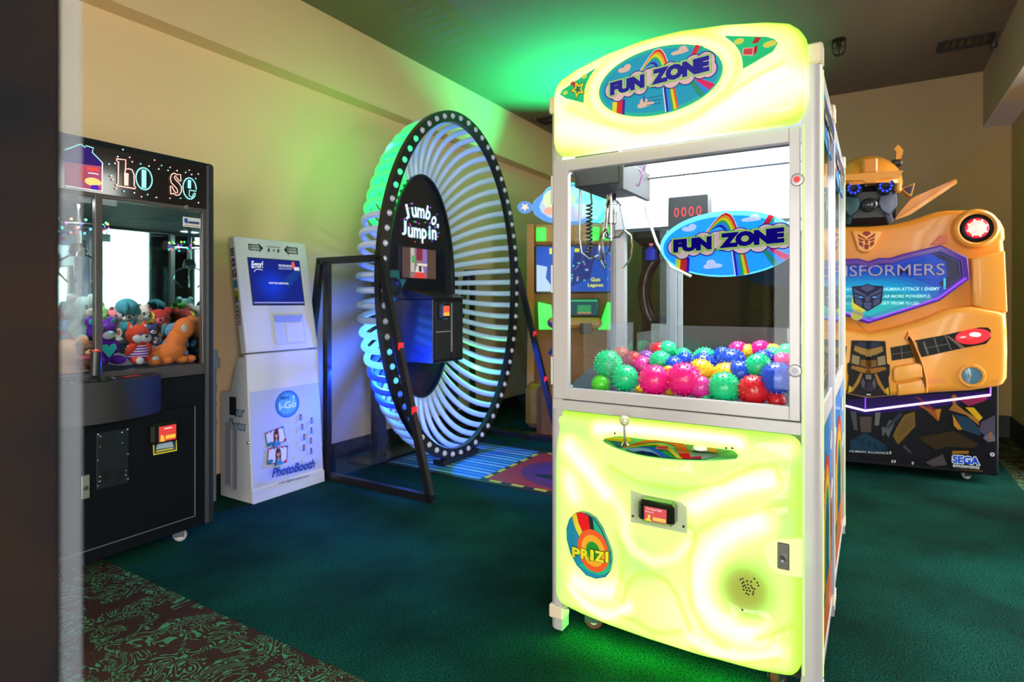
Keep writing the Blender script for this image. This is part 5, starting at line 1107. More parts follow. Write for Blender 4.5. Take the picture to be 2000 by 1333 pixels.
(x0, z1), (x1, z0) = [(3.338,1.608),(3.737,1.399)]; x0 -= HA; x1 -= HA; z0 = 1.385; z1 = 1.615
s_ = obj('screen', bx(x0-.012, x1+.012, .345, .36, z0-.012, z1+.012), BLK, hb_); wd, hh = x1-x0, z1-z0
a = Art(); a.rect(x0, x1, z0, z1, (.10, .055, .04)); a.rect(x0+wd*.22, x1-wd*.28, z0, z1, (.25, .18, .2)); a.rect(x0+wd*.24, x0+wd*.34, z0+hh*.2, z1, (.55, .5, .45)); a.rect(x0+wd*.6, x0+wd*.72, z0+hh*.2, z1, (.25, .15, .5)); a.rect(x0+wd*.40, x0+wd*.58, z0+hh*.6, z1, (.25, .02, .05)); a.rect(x0+wd*.26, x0+wd*.36, z0+hh*.5, z0+hh*.75, (.1, .4, .12))
a.poly([(x0+wd*.3, z0), (x1-wd*.3, z0), (x1-wd*.38, z0+hh*.22), (x0+wd*.38, z0+hh*.22)], (.75, .06, .05)); a.poly([(x0+wd*.36, z0+hh*.2), (x0+wd*.62, z0+hh*.2), (x0+wd*.58, z0+hh*.4), (x0+wd*.4, z0+hh*.4)], (.7, .7, .6)); a.rect(x0+wd*.47, x0+wd*.55, z0+hh*.22, z0+hh*.42, (.03, .03, .03)); a.rect(x0+wd*.42, x0+wd*.72, z0+hh*.42, z0+hh*.5, (.8, .75, .6))
a.build('screen_picture', s_, SCREEN, .345)
spx, spz = hf((3.245,1.306)); sk = obj('speaker', MB().lathe([(0, .35), (.05, .348), (.055, .335), (.075, .335), (.075, .36)], (spx, 0, spz), 'y', 28), BLK, hb_); a = Art()
a.oval(spx, spz, .054, .054, (.003, .012, .015), 20); a.build('speaker_cone', sk, PRINTM, .3475)
a = Art(); a.poly([(spx-.12, spz+.13), (spx+.14, spz+.13), (spx+.17, spz+.08), (spx+.03, spz-.10), (spx-.09, spz-.12)], (.01, .15, .17)); a.build('speaker_decal', hb_, PRINTM, .36)
# coin and control box in front of the hub
x0, x1 = 3.36-HA, 3.735-HA; y1, y0 = .37, .07
cbx = obj('control_box', MB().box(x0, x1, y0, y1, .746, 1.22, bev=.006), mat('box_black', (.012, .012, .016), .3, coat=.3), T_)
obj('box_lid', MB().prism([(y0-.012, 1.22), (y1, 1.22), (y1, 1.30), (y0-.012, 1.235)], x0-.012, x1+.012, 'x'), BLK, cbx)
obj('door_frame', MB().box(x0+.02, x0+.21, y0-.006, y0, .77, 1.20, bev=.002).box(x0+.235, x1-.02, y0-.006, y0, .77, 1.20, bev=.002), BLKM, cbx)
obj('seam', MB().box(x0+.03, x0+.20, y0-.008, y0-.005, .975, .98).box(x0+.215, x0+.222, y0-.009, y0, .82, 1.19), ALU2, cbx)
rd = obj('card_reader', MB().box(x0+.05, x0+.17, y0-.03, y0-.005, 1.07, 1.19, bev=.01), MATS['reader_black'], cbx); a = Art(); a.rect(x0+.085, x0+.160, 1.095, 1.17, (1, .13, .05)); a.rect(x0+.085, x0+.16, 1.095, 1.12, (1, .5, .08)); a.rect(x0+.055, x0+.078, 1.085, 1.18, (.02, .05, .2)); a.build('reader_screen', rd, SCREEN, y0-.03)
for x, z in ((x0+.175, .87), (x0+.30, 1.15), (x0+.30, .86)): obj('key_lock', MB().lathe([(0, -.008), (.008, -.008), (.010, 0)], (x, y0-.006, z), 'y', 12), CHR, cbx)
# rear support posts
for x in (-.30, .62): obj('support_post', MB().box(x-.045, x+.045, .50, .58, 0, 1.45, bev=.004), BLK, T_); 
obj('base_plate', MB().box(-.50, .75, .44, .66, 0, .02, bev=.004), BLK, T_)
obj('hub_bracket', MB().box(-.30, .62, .50, .53, 1.25, 1.33), BLK, T_)
obj('ring_foot', MB().box(-.22, .22, -.03, .08, .007, .05, bev=.006), BLK, T_)
point('hoop_green_led', ROOM, (HA-.55, HB+.24, HZ+.95), 5.5, (.03, 1, .16), .03)
area('added_uplight', ROOM, (5.15, 2.2, 1.9), euler(180, 0, 0), .25, .12, 110, (.01, 1, .42), spread=115)  # unseen lamp added past the hoop to turn the ceiling green
point('hoop_blue_led', ROOM, (HA-.60, HB+.22, HZ-.62), 90, (.01, .07, 1), .03)
point('hoop_green_led', ROOM, (HA+.60, HB+.26, HZ-.70), 5, (.03, 1, .10), .03)
# game mat
Mt = thing('game_mat', 'blue striped floor mat with a red panel in front of the hoop', 'floor mat', ROOM)
mo = obj('mat_sheet', bx(3.22, 4.14, .95, 3.08, 0, .006), mat('mat_black', (.01, .012, .016), .5), Mt)
a = Art(.0002); a.rect(3.25, 4.11, .98, 3.06, (.01, .10, .20))
for k in range(14):
    x = 3.25+.86*(k+.2)/14; a.poly([(x, 2.24), (x+.030, 2.24), (x+.036, 3.0), (x+.006, 3.06)], [(.18, .45, .62), (.04, .28, .50), (.30, .55, .65)][k % 3]); a.same()
a.l += 1
a.rect(3.25, 4.11, .98, 2.235, (.012, .012, .018)); a.rect(3.285, 4.075, 1.02, 2.20, (.42, .012, .03))
for k in range(7):
    a.rect(3.25, 3.283, 1.05+.17*k, 1.14+.17*k, (.75, .6, .03)); a.same(); a.rect(4.077, 4.11, 1.05+.17*k, 1.14+.17*k, (.75, .6, .03)); a.same()
    if k < 5: a.rect(3.30+.16*k, 3.39+.16*k, 2.202, 2.233, (.75, .6, .03)); a.same()
a.l += 1
a.oval(3.68, 1.62, .36, .50, (.14, .01, .10)); a.oval(3.68, 1.62, .27, .40, (.10, .01, .16)); a.oval(3.68, 1.62, .19, .30, (.16, .01, .08))
for dx in (-.14, .14): a.oval(3.68+dx, 1.80, .045, .17, (.004, .012, .02))
a.build('mat_print', mo, PRINTM, .006, axis='z', sign=1)
# cable cover on the floor
o = obj('cable_cover', MB().prism([(-.04, 0), (.04, 0), (.025, .018), (-.025, .018)], 2.46, 3.3, 'y').xf(Matrix.Identity(4)), BLK); o.matrix_world = fmat(ROOM, (4.63, 0, 0)); tag(o, 'black cable cover strip across the green carpet behind the hoop game', 'cable cover')
# glazed side guards
GG = glassmat('guard_glass', (.84, .87, .90), 1.5)
def guard(lbl, ax):
    t = thing('glass_guard', lbl, 'guard panel', ROOM, (ax, 0, 0), 'glazed guards at the sides of the hoop game')
    w2 = .018
    def bar(p, q, wd=.045):
        (y0, z0), (y1, z1) = p, q; d = Vector((0, y1-y0, z1-z0)); L_ = d.length; n_ = Vector((0, -(z1-z0), y1-y0))/L_*wd/2; V = []
        for x in (-w2, w2):
            for (y, z), s in ((p, 1), (p, -1), (q, -1), (q, 1)): V.append((x, y+n_.y*s, z+n_.z*s))
        return MB().add(V, [(0, 1, 2, 3), (7, 6, 5, 4), (0, 4, 5, 1), (1, 5, 6, 2), (2, 6, 7, 3), (3, 7, 4, 0)])
    fr = obj('front_post', bar((2.235, .0), (2.655, 1.49)), BLK, t, 0); obj('rear_post', bar((3.43, .0), (3.20, 1.49)), BLK, t, 0); obj('middle_post', bar((3.135, .02), (3.135, 1.47)), BLK, t, 0)
    obj('top_bar', bar((2.632, 1.478), (3.222, 1.478)), BLK, t, 0); obj('bottom_bar', bar((2.215, .022), (3.45, .022)), BLK, t, 0)
    obj('guard_pane', MB().prism([(2.25, .04), (3.42, .04), (3.20, 1.46), (2.65, 1.46)], -.004, .004, 'x'), GG, t, 0)
    RL = mat('red_reflection', (.4, .01, .01), .4, emit=(.9, .02, .03), es=.8)  # glowing bars stand for red reflections beside the post
    for f in (.36, .62): y, z = 2.235+.42*f, 1.49*f; obj('red_reflection', bx(-w2-.002, w2+.002, y-.026, y-.016, z-.022, z+.022), RL, fr)
guard('black framed glass guard between the photo kiosk and the hoop', 2.745); guard('black framed glass guard on the far side of the hoop', 4.45)

# ---------------------------------------------------------------- orange children's video game at the back
KC = ((.65, 5.8, 0), -5)
t = thing('video_game', "orange children's video game with a cloud shaped lit topper at the back", 'arcade game', KC)
OR = mat('orange_shell', (.62, .26, .035), .35, coat=.3); GRN = mat('green_lamp', (.05, .4, .08), .3, emit=(.02, .95, .05), es=1.1)
KX0, KX1 = -.50, .43; KM = (KX0+KX1)/2
obj('cabinet', MB().prism([(0, 1.94), (.0, 1.26), (.10, 1.0), (.16, .72), (.16, .0), (.62, 0), (.62, 1.94)], KX0+.06, KX1-.06, 'x'), mat('orange_dark', (.30, .11, .02), .45), t)
for x, s in ((KX0, 1), (KX1, -1)): obj('side_panel', MB().prism([(-.05, 1.97), (-.06, 1.28), (.02, 1.08), (.07, .90), (-.02, .62), (-.10, .30), (-.08, .0), (.64, 0), (.64, 1.97)], min(x, x+s*.07), max(x, x+s*.07), 'x'), OR, t)
hb = obj('header', MB().box(KX0+.07, KX1-.07, -.04, .02, 1.78, 1.97, bev=.02), OR, t)
for x in (KX0+.14, KX1-.14, KX1-.27): obj('green_lamp', bx(x-.05, x+.05, -.052, -.036, 1.80, 1.935, bev=.015), GRN, hb)
sc = obj('monitor', bx(-.425, .365, -.03, .02, 1.285, 1.765, bev=.01), BLK, t)
x0, x1, z0, z1 = -.405, .345, 1.305, 1.745; a = Art(); a.rect(x0, x1, z0, z1, (.004, .08, .50)); wd, hh = x1-x0, z1-z0
a.poly([(x0, z0), (x0+wd*.25, z0), (x0+wd*.12, z0+hh*.3), (x0+wd*.14, z0+hh*.55), (x0, z0+hh*.6)], (.45, .62, .85)); a.poly([(x0+wd*.3, z1), (x0+wd*.55, z1), (x0+wd*.35, z0+hh*.2), (x0+wd*.2, z0+hh*.4)], (.02, .16, .7)); a.poly([(x0+wd*.5, z1), (x0+wd*.8, z1), (x0+wd*.7, z0+hh*.3), (x0+wd*.45, z0+hh*.1)], (.01, .03, .22))
for i in range(26): a.oval(x0+wd*rng.uniform(.3, .98), z0+hh*rng.uniform(.15, .95), wd*.018*rng.uniform(.4, 1.4), hh*.025*rng.uniform(.5, 1.3), rng.choice([(.1, .6, .6), (.6, .15, .25), (.35, .5, .85), (.02, .2, .75), (.02, .5, .25)]), 8); a.same()
a.l += 1
a.oval(x0+wd*.77, z0+hh*.2, wd*.10, hh*.14, (.01, .06, .35)); a.text('Gun', x0+wd*.71, z0+hh*.22, x0+wd*.83, z0+hh*.31, (.85, .85, .1), .03); a.text('Lagoon', x0+wd*.67, z0+hh*.08, x0+wd*.87, z0+hh*.18, (.85, .85, .1), .03)
a.rect(x0+wd*.5, x0+wd*.56, z1-hh*.12, z1-hh*.04, (.9, .8, .05)); a.rect(x0+wd*.17, x0+wd*.2, z1-hh*.16, z1-hh*.03, (.9, .85, .05))
a.build('screen_picture', sc, artmat('screen_bright', .15, 1.15, base=0), -.0305)
cs = obj('console', MB().box(KM-.26, KM+.26, -.22, .12, .95, 1.05, bev=.03), OR, t)
dsp = obj('ticket_display', MB().box(KM-.05, KM+.24, -.10, .05, 1.06, 1.235, bev=.008), BLK, cs); a = Art(); a.rect(KM-.03, KM+.22, 1.075, 1.215, (.0, .07, .09)); a.rect(KM-.03, KM+.22, 1.205, 1.22, (.02, .6, .2)); a.rect(KM+.03, KM+.16, 1.085, 1.17, (.02, .35, .12)); a.rect(KM+.03, KM+.16, 1.085, 1.10, (.6, .25, .1)); a.build('display_picture', dsp, SCREEN, -.10)
for q, x in ((-1, KX0+.16), (1, KX1-.13)):
    obj('lamp_wedge', MB().prism([(x-.07-.03*q, .93), (x+.07-.03*q, .93), (x+.10+.02*q, 1.17), (x-.03+.02*q, 1.20)], -.08, .02), GRN, t)
obj('card_reader', MB().box(KM+.05, KM+.16, -.26, -.20, .90, 1.0, bev=.008), BLK, cs)
sw = obj('steering_grip', MB().tube([(KM-.28+.10*math.cos(R(q)), -.30, .86+.16*math.sin(R(q))) for q in range(-70, 80, 10)], .014, 8), mat('grip_blue', (.01, .04, .6), .35), cs)
obj('foot_base', MB().box(KX0, KX1, -.30, .16, .0, .42, bev=.05), OR, t); obj('seat_bench', MB().box(KM-.34, KM+.34, -.75, -.35, .0, .46, bev=.05), mat('orange_brown', (.35, .10, .02), .45), t)
tp = ell(KM, 2.17, .40, .21, 26); tp = [(x*1+.04*math.sin(7*math.atan2(z-2.17, x-KM)), z+.025*math.cos(6*math.atan2(z-2.17, x-KM))) for x, z in tp]
tpo = obj('lit_topper', MB().prism(tp, -.03, .04), mat('topper_edge', (.1, .3, .7), .4, emit=(.10, .30, .75), es=.8), t)
a = Art(); IN = lambda f: [(KM+(x-KM)*f, 2.17+(z-2.17)*f) for x, z in tp]
a.poly(IN(.97), (.12, .35, .85)); a.poly(IN(.82), (.55, .70, 1.0)); a.oval(KM-.15, 2.21, .16, .12, (.75, .95, .55)); a.oval(KM-.12, 2.23, .10, .08, (.95, 1, .85)); a.oval(KM+.16, 2.16, .15, .12, (.35, .5, .95)); a.oval(KM+.06, 2.10, .12, .07, (.75, .65, 1)); a.oval(KM-.24, 2.10, .06, .04, (.9, .45, .35)); a.oval(KM+.26, 2.24, .06, .05, (.2, .75, .8))
a.build('topper_art', tpo, artmat('topper_lit', .4, 1.1, base=0), -.03)
sb = obj('star_badge', MB().prism(ell(KX0-.02, 2.14, .075, .06, 18), -.04, -.01), MATS['topper_edge'], tpo); a = Art(); a.oval(KX0-.02, 2.14, .065, .052, (.15, .3, .75)); a.poly([(KX0-.02+(.05 if i % 2 else .022)*math.sin(i*PI/5), 2.14+(.045 if i % 2 else .02)*math.cos(i*PI/5)) for i in range(10)], (.9, .8, .65)); a.build('badge_art', sb, MATS['topper_lit'], -.04)

# ---------------------------------------------------------------- dark machines seen through the glass
t = thing('ride_game', 'dark maroon ride-on game with a round hoop seen through the crane glass', 'arcade game', ((1.62, 5.95, 0), -20))
MAR = mat('maroon_shell', (.05, .006, .012), .3, coat=.4)
obj('base', MB().box(-.34, .34, -.5, .5, 0, .25, bev=.04), BLK, t); obj('seat', MB().box(-.25, .25, -.35, .05, .25, .62, bev=.08), MAR, t); obj('seat_back', MB().box(-.27, .27, -.05, .10, .5, 1.05, bev=.07), MAR, t)
obj('round_hoop', MB().tube([(.0+.28*math.cos(k*PI/24), .05, 1.30+.42*math.sin(k*PI/24)) for k in range(48)], .07, 12, closed=True), MAR, t)
obj('canopy', MB().box(-.35, .35, -.3, .5, 1.78, 1.95, bev=.05), BLKM, t); obj('rear_post', MB().box(-.35, -.28, .38, .46, .2, 1.8).box(.28, .35, .38, .46, .2, 1.8), BLKM, t)
bl_ = obj('beacon', MB().lathe([(0, .14), (.05, .10), (.055, 0)], (-.18, -.2, 1.62), 'z', 16), mat('beacon_blue', (.01, .03, .5), .3, emit=(.01, .03, .6), es=.6), t); obj('beacon_top', MB().sphere((-.18, -.2, 1.78), .022, 10, 6), mat('beacon_red', (.6, .1, .1), .3, emit=(1, .2, .2), es=1.2), bl_)
t = thing('upright_game', 'tall black upright video game seen through the crane glass', 'arcade game', ((2.46, 5.65, 0), -24))
obj('cabinet', MB().prism([(0, 0), (.7, 0), (.7, 1.95), (-.08, 1.95), (-.08, 1.72), (.03, 1.68), (.06, 1.05), (-.16, .95), (-.16, .86), (0, .78)], -.36, .36, 'x'), BLKM, t)
for x in (-.38, .36): obj('side_panel', MB().prism([(-.02, 0), (.72, 0), (.72, 1.98), (-.12, 1.98), (-.12, 1.70), (-.02, 1.66), (.0, 1.1), (-.20, .98), (-.20, .84), (-.02, .76)], x, x+.02, 'x'), mat('panel_teal', (.006, .02, .028), .4), t)
sc = obj('monitor', bx(-.34, .34, .02, .05, 1.08, 1.66), BLK, t); a = Art(); a.rect(-.33, .33, 1.11, 1.63, (.004, .02, .035)); a.poly([(-.05, 1.20), (.16, 1.20), (.10, 1.42), (.0, 1.36)], (.25, .07, .02)); a.rect(-.1, .14, 1.16, 1.19, (.3, .12, .05)); a.oval(.24, 1.25, .03, .03, (.3, .35, .3)); a.oval(.05, 1.5, .2, .08, (.02, .06, .10)); a.build('screen_picture', sc, SCREEN, .02)
mk = obj('marquee', bx(-.35, .35, -.085, -.075, 1.74, 1.93), BLK, t); a = Art(); a.rect(-.34, .34, 1.75, 1.92, (.01, .02, .05)); a.oval(.1, 1.83, .2, .05, (.10, .03, .02)); a.build('marquee_art', mk, SCREEN, -.085)

# ---------------------------------------------------------------- yellow robot-car game at right
TF = ((2.477, 4.111, 0), -22.7)
t = thing('robot_car_game', 'big yellow robot-car video game with a purple-edged sign at right', 'arcade game', TF)
YL = mat('yellow_shell', (.95, .37, .045), .32, coat=.2); YD = mat('yellow_shade', (.86, .285, .028), .35, coat=.15); DKB = mat('case_black', (.006, .006, .010), .4, coat=.0, spec=.2)
def inset(P, r):
    n = len(P); out = []
    for i in range(n):
        a_, b_, c_ = Vector(P[i-1]), Vector(P[i]), Vector(P[(i+1) % n]); d1 = (b_-a_).normalized(); d2 = (c_-b_).normalized(); n1 = Vector((-d1.y, d1.x)); n2 = Vector((-d2.y, d2.x)); m = (n1+n2); L_ = m.length
        m = m/L_ if L_ > 1e-6 else n1; k = r/max(.35, m.dot(n1)); out.append(tuple(b_+m*k))
    return out
def area2(P): return sum(P[i-1][0]*P[i][1]-P[i][0]*P[i-1][1] for i in range(len(P)))
def puff(P, yf, yb, r):
    """solid with a rounded front edge, outline P in (x, z)"""
    if area2(P) < 0: P = P[::-1]
    n = len(P); rings = [(P, yb)]+[(inset(P, r*(1-math.cos(q))), yf+r*(1-math.sin(q))) for q in np.linspace(0, PI/2, 5)]; mb = MB(); V = []
    for Q, y in rings: V += [(x, y, z) for x, z in Q]
    F = [(k*n+i, k*n+(i+1) % n, (k+1)*n+(i+1) % n, (k+1)*n+i) for k in range(len(rings)-1) for i in range(n)]
    return mb.add(V, F+[tuple(range((len(rings)-1)*n, len(rings)*n)), tuple(range(n-1, -1, -1))])
def mir(P): return P+[(-x, z) for x, z in P[::-1]]
case = obj('base_case', MB().box(-.754, .754, 0, .70, .062, .70, bev=.008), DKB, t)
a = Art(); bb = [(-.735, .085), (.735, .085), (.735, .645), (-.735, .645)]; a.poly(bb, (.006, .006, .010)); a.clip = bb
TQ = [(-0.071,0.419),(-0.055,0.427),(-0.044,0.292),(-0.06,0.291)]; gm = (.10, .10, .11)
for P, c in (([(-0.103,0.509),(0.713,0.618),(0.713,0.561),(0.361,0.48),(0.003,0.406),(-0.103,0.435)], (.03, .008, .16)), ([(-0.092,0.424),(-0.055,0.427),(-0.047,0.292),(-0.068,0.297)], gm), ([(-0.034,0.391),(0.04,0.397),(0.035,0.287),(-0.028,0.282)], (.12, .08, .08)), ([(0.061,0.429),(0.092,0.431),(0.082,0.339),(0.056,0.337)], (.20, .19, .20)), ([(0.144,0.381),(0.18,0.377),(0.139,0.26),(0.113,0.306)], (.13, .14, .16)),
             ([(0.098,0.329),(0.118,0.33),(0.113,0.269),(0.103,0.269)], (.14, .14, .15)), ([(0.231,0.423),(0.291,0.451),(0.296,0.351),(0.195,0.217),(0.165,0.274),(0.185,0.33)], (.26, .14, .025)), ([(0.241,0.406),(0.281,0.427),(0.281,0.356),(0.205,0.266),(0.18,0.281)], (.20, .11, .03)), ([(0.205,0.439),(0.221,0.422),(0.139,0.32),(0.124,0.331)], (.05, .05, .09)),
             ([(0.301,0.5),(0.341,0.496),(0.424,0.455),(0.441,0.474),(0.424,0.396),(0.361,0.462)], (.50, .12, .03)), ([(0.291,0.552),(0.311,0.554),(0.41,0.472),(0.39,0.47)], (.30, .04, .08)), ([(0.405,0.474),(0.441,0.48),(0.427,0.397)], (.70, .25, .02)), ([(0.531,0.556),(0.713,0.596),(0.676,0.548),(0.592,0.508)], (.40, .03, .12)), ([(0.497,0.565),(0.511,0.583),(0.531,0.567),(0.521,0.52),(0.569,0.477),(0.644,0.425),(0.648,0.385),(0.578,0.449),(0.483,0.477),(0.507,0.513)], (.48, .20, .04)),
             ([(0.573,0.5),(0.62,0.501),(0.667,0.438),(0.648,0.414)], (.85, .52, .02)), ([(0.516,0.45),(0.592,0.433),(0.648,0.368),(0.658,0.317),(0.554,0.349)], (.02, .06, .11)), ([(0.504,0.449),(0.557,0.352),(0.535,0.347),(0.511,0.374)], (.72, .30, .03)), ([(0.658,0.409),(0.732,0.46),(0.732,0.312),(0.69,0.309),(0.648,0.351)], (.09, .08, .14)), ([(0.667,0.307),(0.704,0.344),(0.732,0.324),(0.732,0.29),(0.695,0.281)], (.16, .16, .22)), ([(0.704,0.344),(0.716,0.351),(0.716,0.294),(0.704,0.299)], (.40, .15, .04)),
             ([(-0.092,0.221),(-0.002,0.281),(0.118,0.21),(0.139,0.151),(-0.092,0.153)], (.015, .055, .11)), ([(0.306,0.275),(0.507,0.339),(0.648,0.259),(0.602,0.232),(0.478,0.232),(0.41,0.202)], (.05, .03, .012)), ([(0.502,0.205),(0.592,0.214),(0.59,0.193),(0.499,0.184)], (.42, .17, .02)), ([(0.351,0.113),(0.449,0.176),(0.473,0.109),(0.39,0.088)], (.10, .08, .10)), ([(0.507,0.086),(0.667,0.089),(0.667,0.078),(0.592,0.075)], (.40, .16, .03)), ([(0.231,0.22),(0.276,0.171),(0.266,0.164),(0.221,0.207)], (.08, .08, .09))):
    a.poly(P, tuple(q*.62 for q in c))
a.clip = None
for k in range(5): x, z = (-0.031,0.22); a.text('NZZLE'[k], x-.05+.045*k, z-.035*k*.4, x-.02+.045*k, z+.035-.035*k*.4, (.004, .015, .03), .03)
(x0, z0) = (-0.098,0.14); (x1, z1) = (0.139,0.148); a.text('HUMAN ALLIANCE', x0, z0-.002, x1, z0+.012, (.55, .6, .65), .01, slope=(z1-z0)/(x1-x0))
for x, z in [(0.149,0.158),(0.16,0.099),(0.175,0.101),(0.279,0.1)]: a.oval(x, z, .006, .011, (.45, .45, .48), 8); a.same()
a.l += 1
(x0, z0) = (0.502,0.126); (x1, _) = (0.648,0.139); z1 = (0.507,0.177)[1]
for g, c in ((.07, (.75, .78, .85)), (0, (.01, .07, .60))): a.text('SEGA', x0, z0, x1, z1, c, .045, g)
(x0, z0) = (0.504,0.099); (x1, _) = (0.648,0.11); a.text('amusements', x0, z0, x1, z0+.022, (.65, .68, .72), .02)
a.oval(*(0.716,0.203), .013, .013, (.55, .5, .62), 14); a.oval(*(0.716,0.203), .006, .006, (.05, .04, .08), 10)
a.build('case_art', case, artmat('print_case', .4), 0); MATS['print_case'].node_tree.nodes['Principled BSDF'].inputs['Specular IOR Level'].default_value = .12
VLED = mat('led_violet', (.3, .2, .6), .3, emit=(.85, .62, 1.0), es=1.6); PUR = mat('led_purple', (.2, .05, .5), .3, emit=(.26, .06, .95), es=1.0)
v = [(-0.001,0.437),(0.707,0.591),(0.707,0.638),(-0.001,0.523)]
sp = [(v[0][0], -.008, v[0][1])]; sp = [(-v[1][0], -.008, v[1][1]), (v[0][0], -.008, v[0][1]), (v[1][0], -.008, v[1][1])]
obj('led_strip', MB().tube(sp, .0075, 8), VLED, case); obj('led_drop', MB().tube([sp[2], (sp[2][0], -.008, sp[2][2]+.05)], .005, 6).tube([sp[1], (sp[1][0], -.008, sp[1][2]+.09)], .004, 6), PUR, case)
lo = [(-0.014,0.538),(0.132,0.56),(0.306,0.589),(0.582,0.625),(0.727,0.66),(0.749,0.674),(0.769,0.717),(0.772,0.882),(0.769,1.031),(0.764,1.128),(0.715,1.147),(0.582,1.173),(0.446,1.152),(0.306,1.081),(0.132,1.017),(-0.014,0.989)]
body = obj('lower_body', puff(mir([(max(x, .004), z) for x, z in lo]), -.12, .55, .045), YL, t)
up = [(-0.005,0.951),(0.461,1.081),(0.783,1.114),(0.775,1.429),(0.77,1.56),(0.767,1.587),(0.777,1.606),(0.773,1.672),(0.752,1.725),(0.699,1.781),(0.626,1.802),(0.466,1.809),(0.401,1.801),(0.258,1.752),(0.155,1.73),(-0.005,1.724)]
ub = obj('upper_body', puff(mir([(max(x, .004), z) for x, z in up]), -.06, .50, .04), YD, t)
arm = [(0.571,1.488),(0.647,1.529),(0.647,1.166),(0.577,1.176)]
for s in (1, -1): obj('arm_panel', puff([(x*s, z) for x, z in [(0.577,1.482),(0.758,1.525),(0.771,1.134),(0.658,1.146),(0.59,1.176)]], -.10, .0, .015), YL, ub)
# sign
sg = [(-0.012,1.476),(0.058,1.498),(0.127,1.496),(0.206,1.522),(0.41,1.572),(0.553,1.487),(0.565,1.345),(0.405,1.205),(-0.012,1.051)]
sgm = mir([(max(x, .003), z) for x, z in sg]); frm = obj('sign_frame', puff(sgm, -.135, -.05, .012), mat('sign_purple', (.05, .01, .16), .3, emit=(.06, .008, .22), es=.6), t)
pan = obj('sign_panel', MB().prism(inset(sgm if area2(sgm) > 0 else sgm[::-1], .035), -.1375, -.13), DKB, frm)
a = Art(.0004); P1 = inset(sgm if area2(sgm) > 0 else sgm[::-1], .037); a.poly(P1, (.008, .008, .05))
P2 = [(x*.86, z) for x, z in inset(P1, .012)]; a.poly(P2, (.0, .05, .48))
a.clip = [(x*.93, 1.3+(z-1.3)*.90) for x, z in (sg[8], sg[7], sg[6], sg[5], sg[4], (-sg[4][0], sg[4][1]), (-sg[5][0], sg[5][1]), (-sg[6][0], sg[6][1]), (-sg[7][0], sg[7][1]))]
for k in range(6): a.oval(0, 1.22, .46-.05*k, .19-.022*k, (.0, .06+.075*k, .46+.05*k), 36)
a.oval(.05, 1.17, .36, .10, (.01, .32, .42)); a.oval(.1, 1.15, .26, .06, (.02, .48, .50)); a.clip = None
(x1, z0) = (0.427,1.374); z1 = (0.409,1.449)[1]
for g, c in ((.03, (.01, .008, .05)), (0, (.34, .30, .50))): a.text('TRANSFORMERS', -x1, z0, x1, z1, c, .0, g)
(x0, z0) = (-0.048,1.351); (x1, z1) = (0.399,1.359); a.text('HUMAN  ALLIANCE', x0, z0, x1, z1+.012, (.02, .10, .50), .01)
for s_, x0, z0, x1, zz in (('HUMAN ATTACK 1 ENEMY', 0.086, 1.274, 0.401, 1.296), ('LAB MORE POWERFUL', 0.073, 1.227, 0.351, 1.247), ('GET FROM ALLIES', 0.070, 1.181, 0.287, 1.201)):
    a.text(s_, x0, z0, x1, zz, (.45, .95, .95), .015, .01, slant=.2); a.text(s_, -x1*.95, z0, -x0*1.15, zz, (.3, .7, .8), .015, slant=.2)
a.rect(*[(0.419,1.353)[0], (0.432,1.352)[0]], *[(0.424,1.283)[1], (0.424,1.353)[1]], (.05, .55, .85))
a.oval(-.055, 1.19, .05, .07, (.7, .6, .04), 7); a.oval(-.07, 1.11, .04, .04, (.45, .45, .08), 7)
def emblem(a, cx, cz, w_, h_, c, line=None):
    """angular shield emblem"""
    E = lambda P: [(cx+x*w_, cz+z*h_) for x, z in P]
    S2 = lambda P: (E(P), E([(-x, z) for x, z in P[::-1]]))
    if line: a.poly(E([(-.56, .55), (-.2, .58), (0, .66), (.2, .58), (.56, .55), (.50, -.25), (0, -.66), (-.50, -.25)]), line)
    a.poly(E([(-.26, .44), (-.16, .56), (0, .6), (.16, .56), (.26, .44), (0, .26)]), c)
    for P in ([(-.50, .46), (-.34, .34), (-.06, .14), (-.06, .06), (-.47, .26)], [(-.47, .18), (-.10, .0), (-.30, -.06), (-.45, .04)], [(-.44, -.02), (-.20, -.14), (-.20, -.42), (-.42, -.26)]):
        for Q in S2(P): a.poly(Q, c); a.same()
        a.l += 1
    a.poly(E([(-.10, .12), (0, .04), (.10, .12), (.07, -.2), (-.07, -.2)]), c); a.poly(E([(-.14, -.24), (.14, -.24), (.12, -.48), (0, -.58), (-.12, -.48)]), c)
ex, ez = (-0.008,1.228); eh = abs((-0.008,1.309)[1]-(-0.008,1.143)[1]); emblem(a, ex, ez, eh*1.0, eh*.86, (.06, .07, .16), (.008, .012, .05))
for s in (1, -1): a.oval(ex+s*eh*.24, ez+eh*.02, eh*.07, eh*.03, (.05, .4, .9), 10)
for r in (.003, .018): a.line(inset(P1, r), .004 if r < .01 else .003, (.10, .05, .45), True)
a.build('sign_art', pan, artmat('sign_lit', .15, 1.0, base=0), -.1375)
V2 = sgm if area2(sgm) > 0 else sgm[::-1]; lowP = [p for p in inset(V2, .022) if p[1] < 1.45]; lowP.sort(key=lambda p: p[0]); obj('sign_light', MB().tube([(x, -.137, z) for x, z in lowP], .0065, 8), PUR, frm)
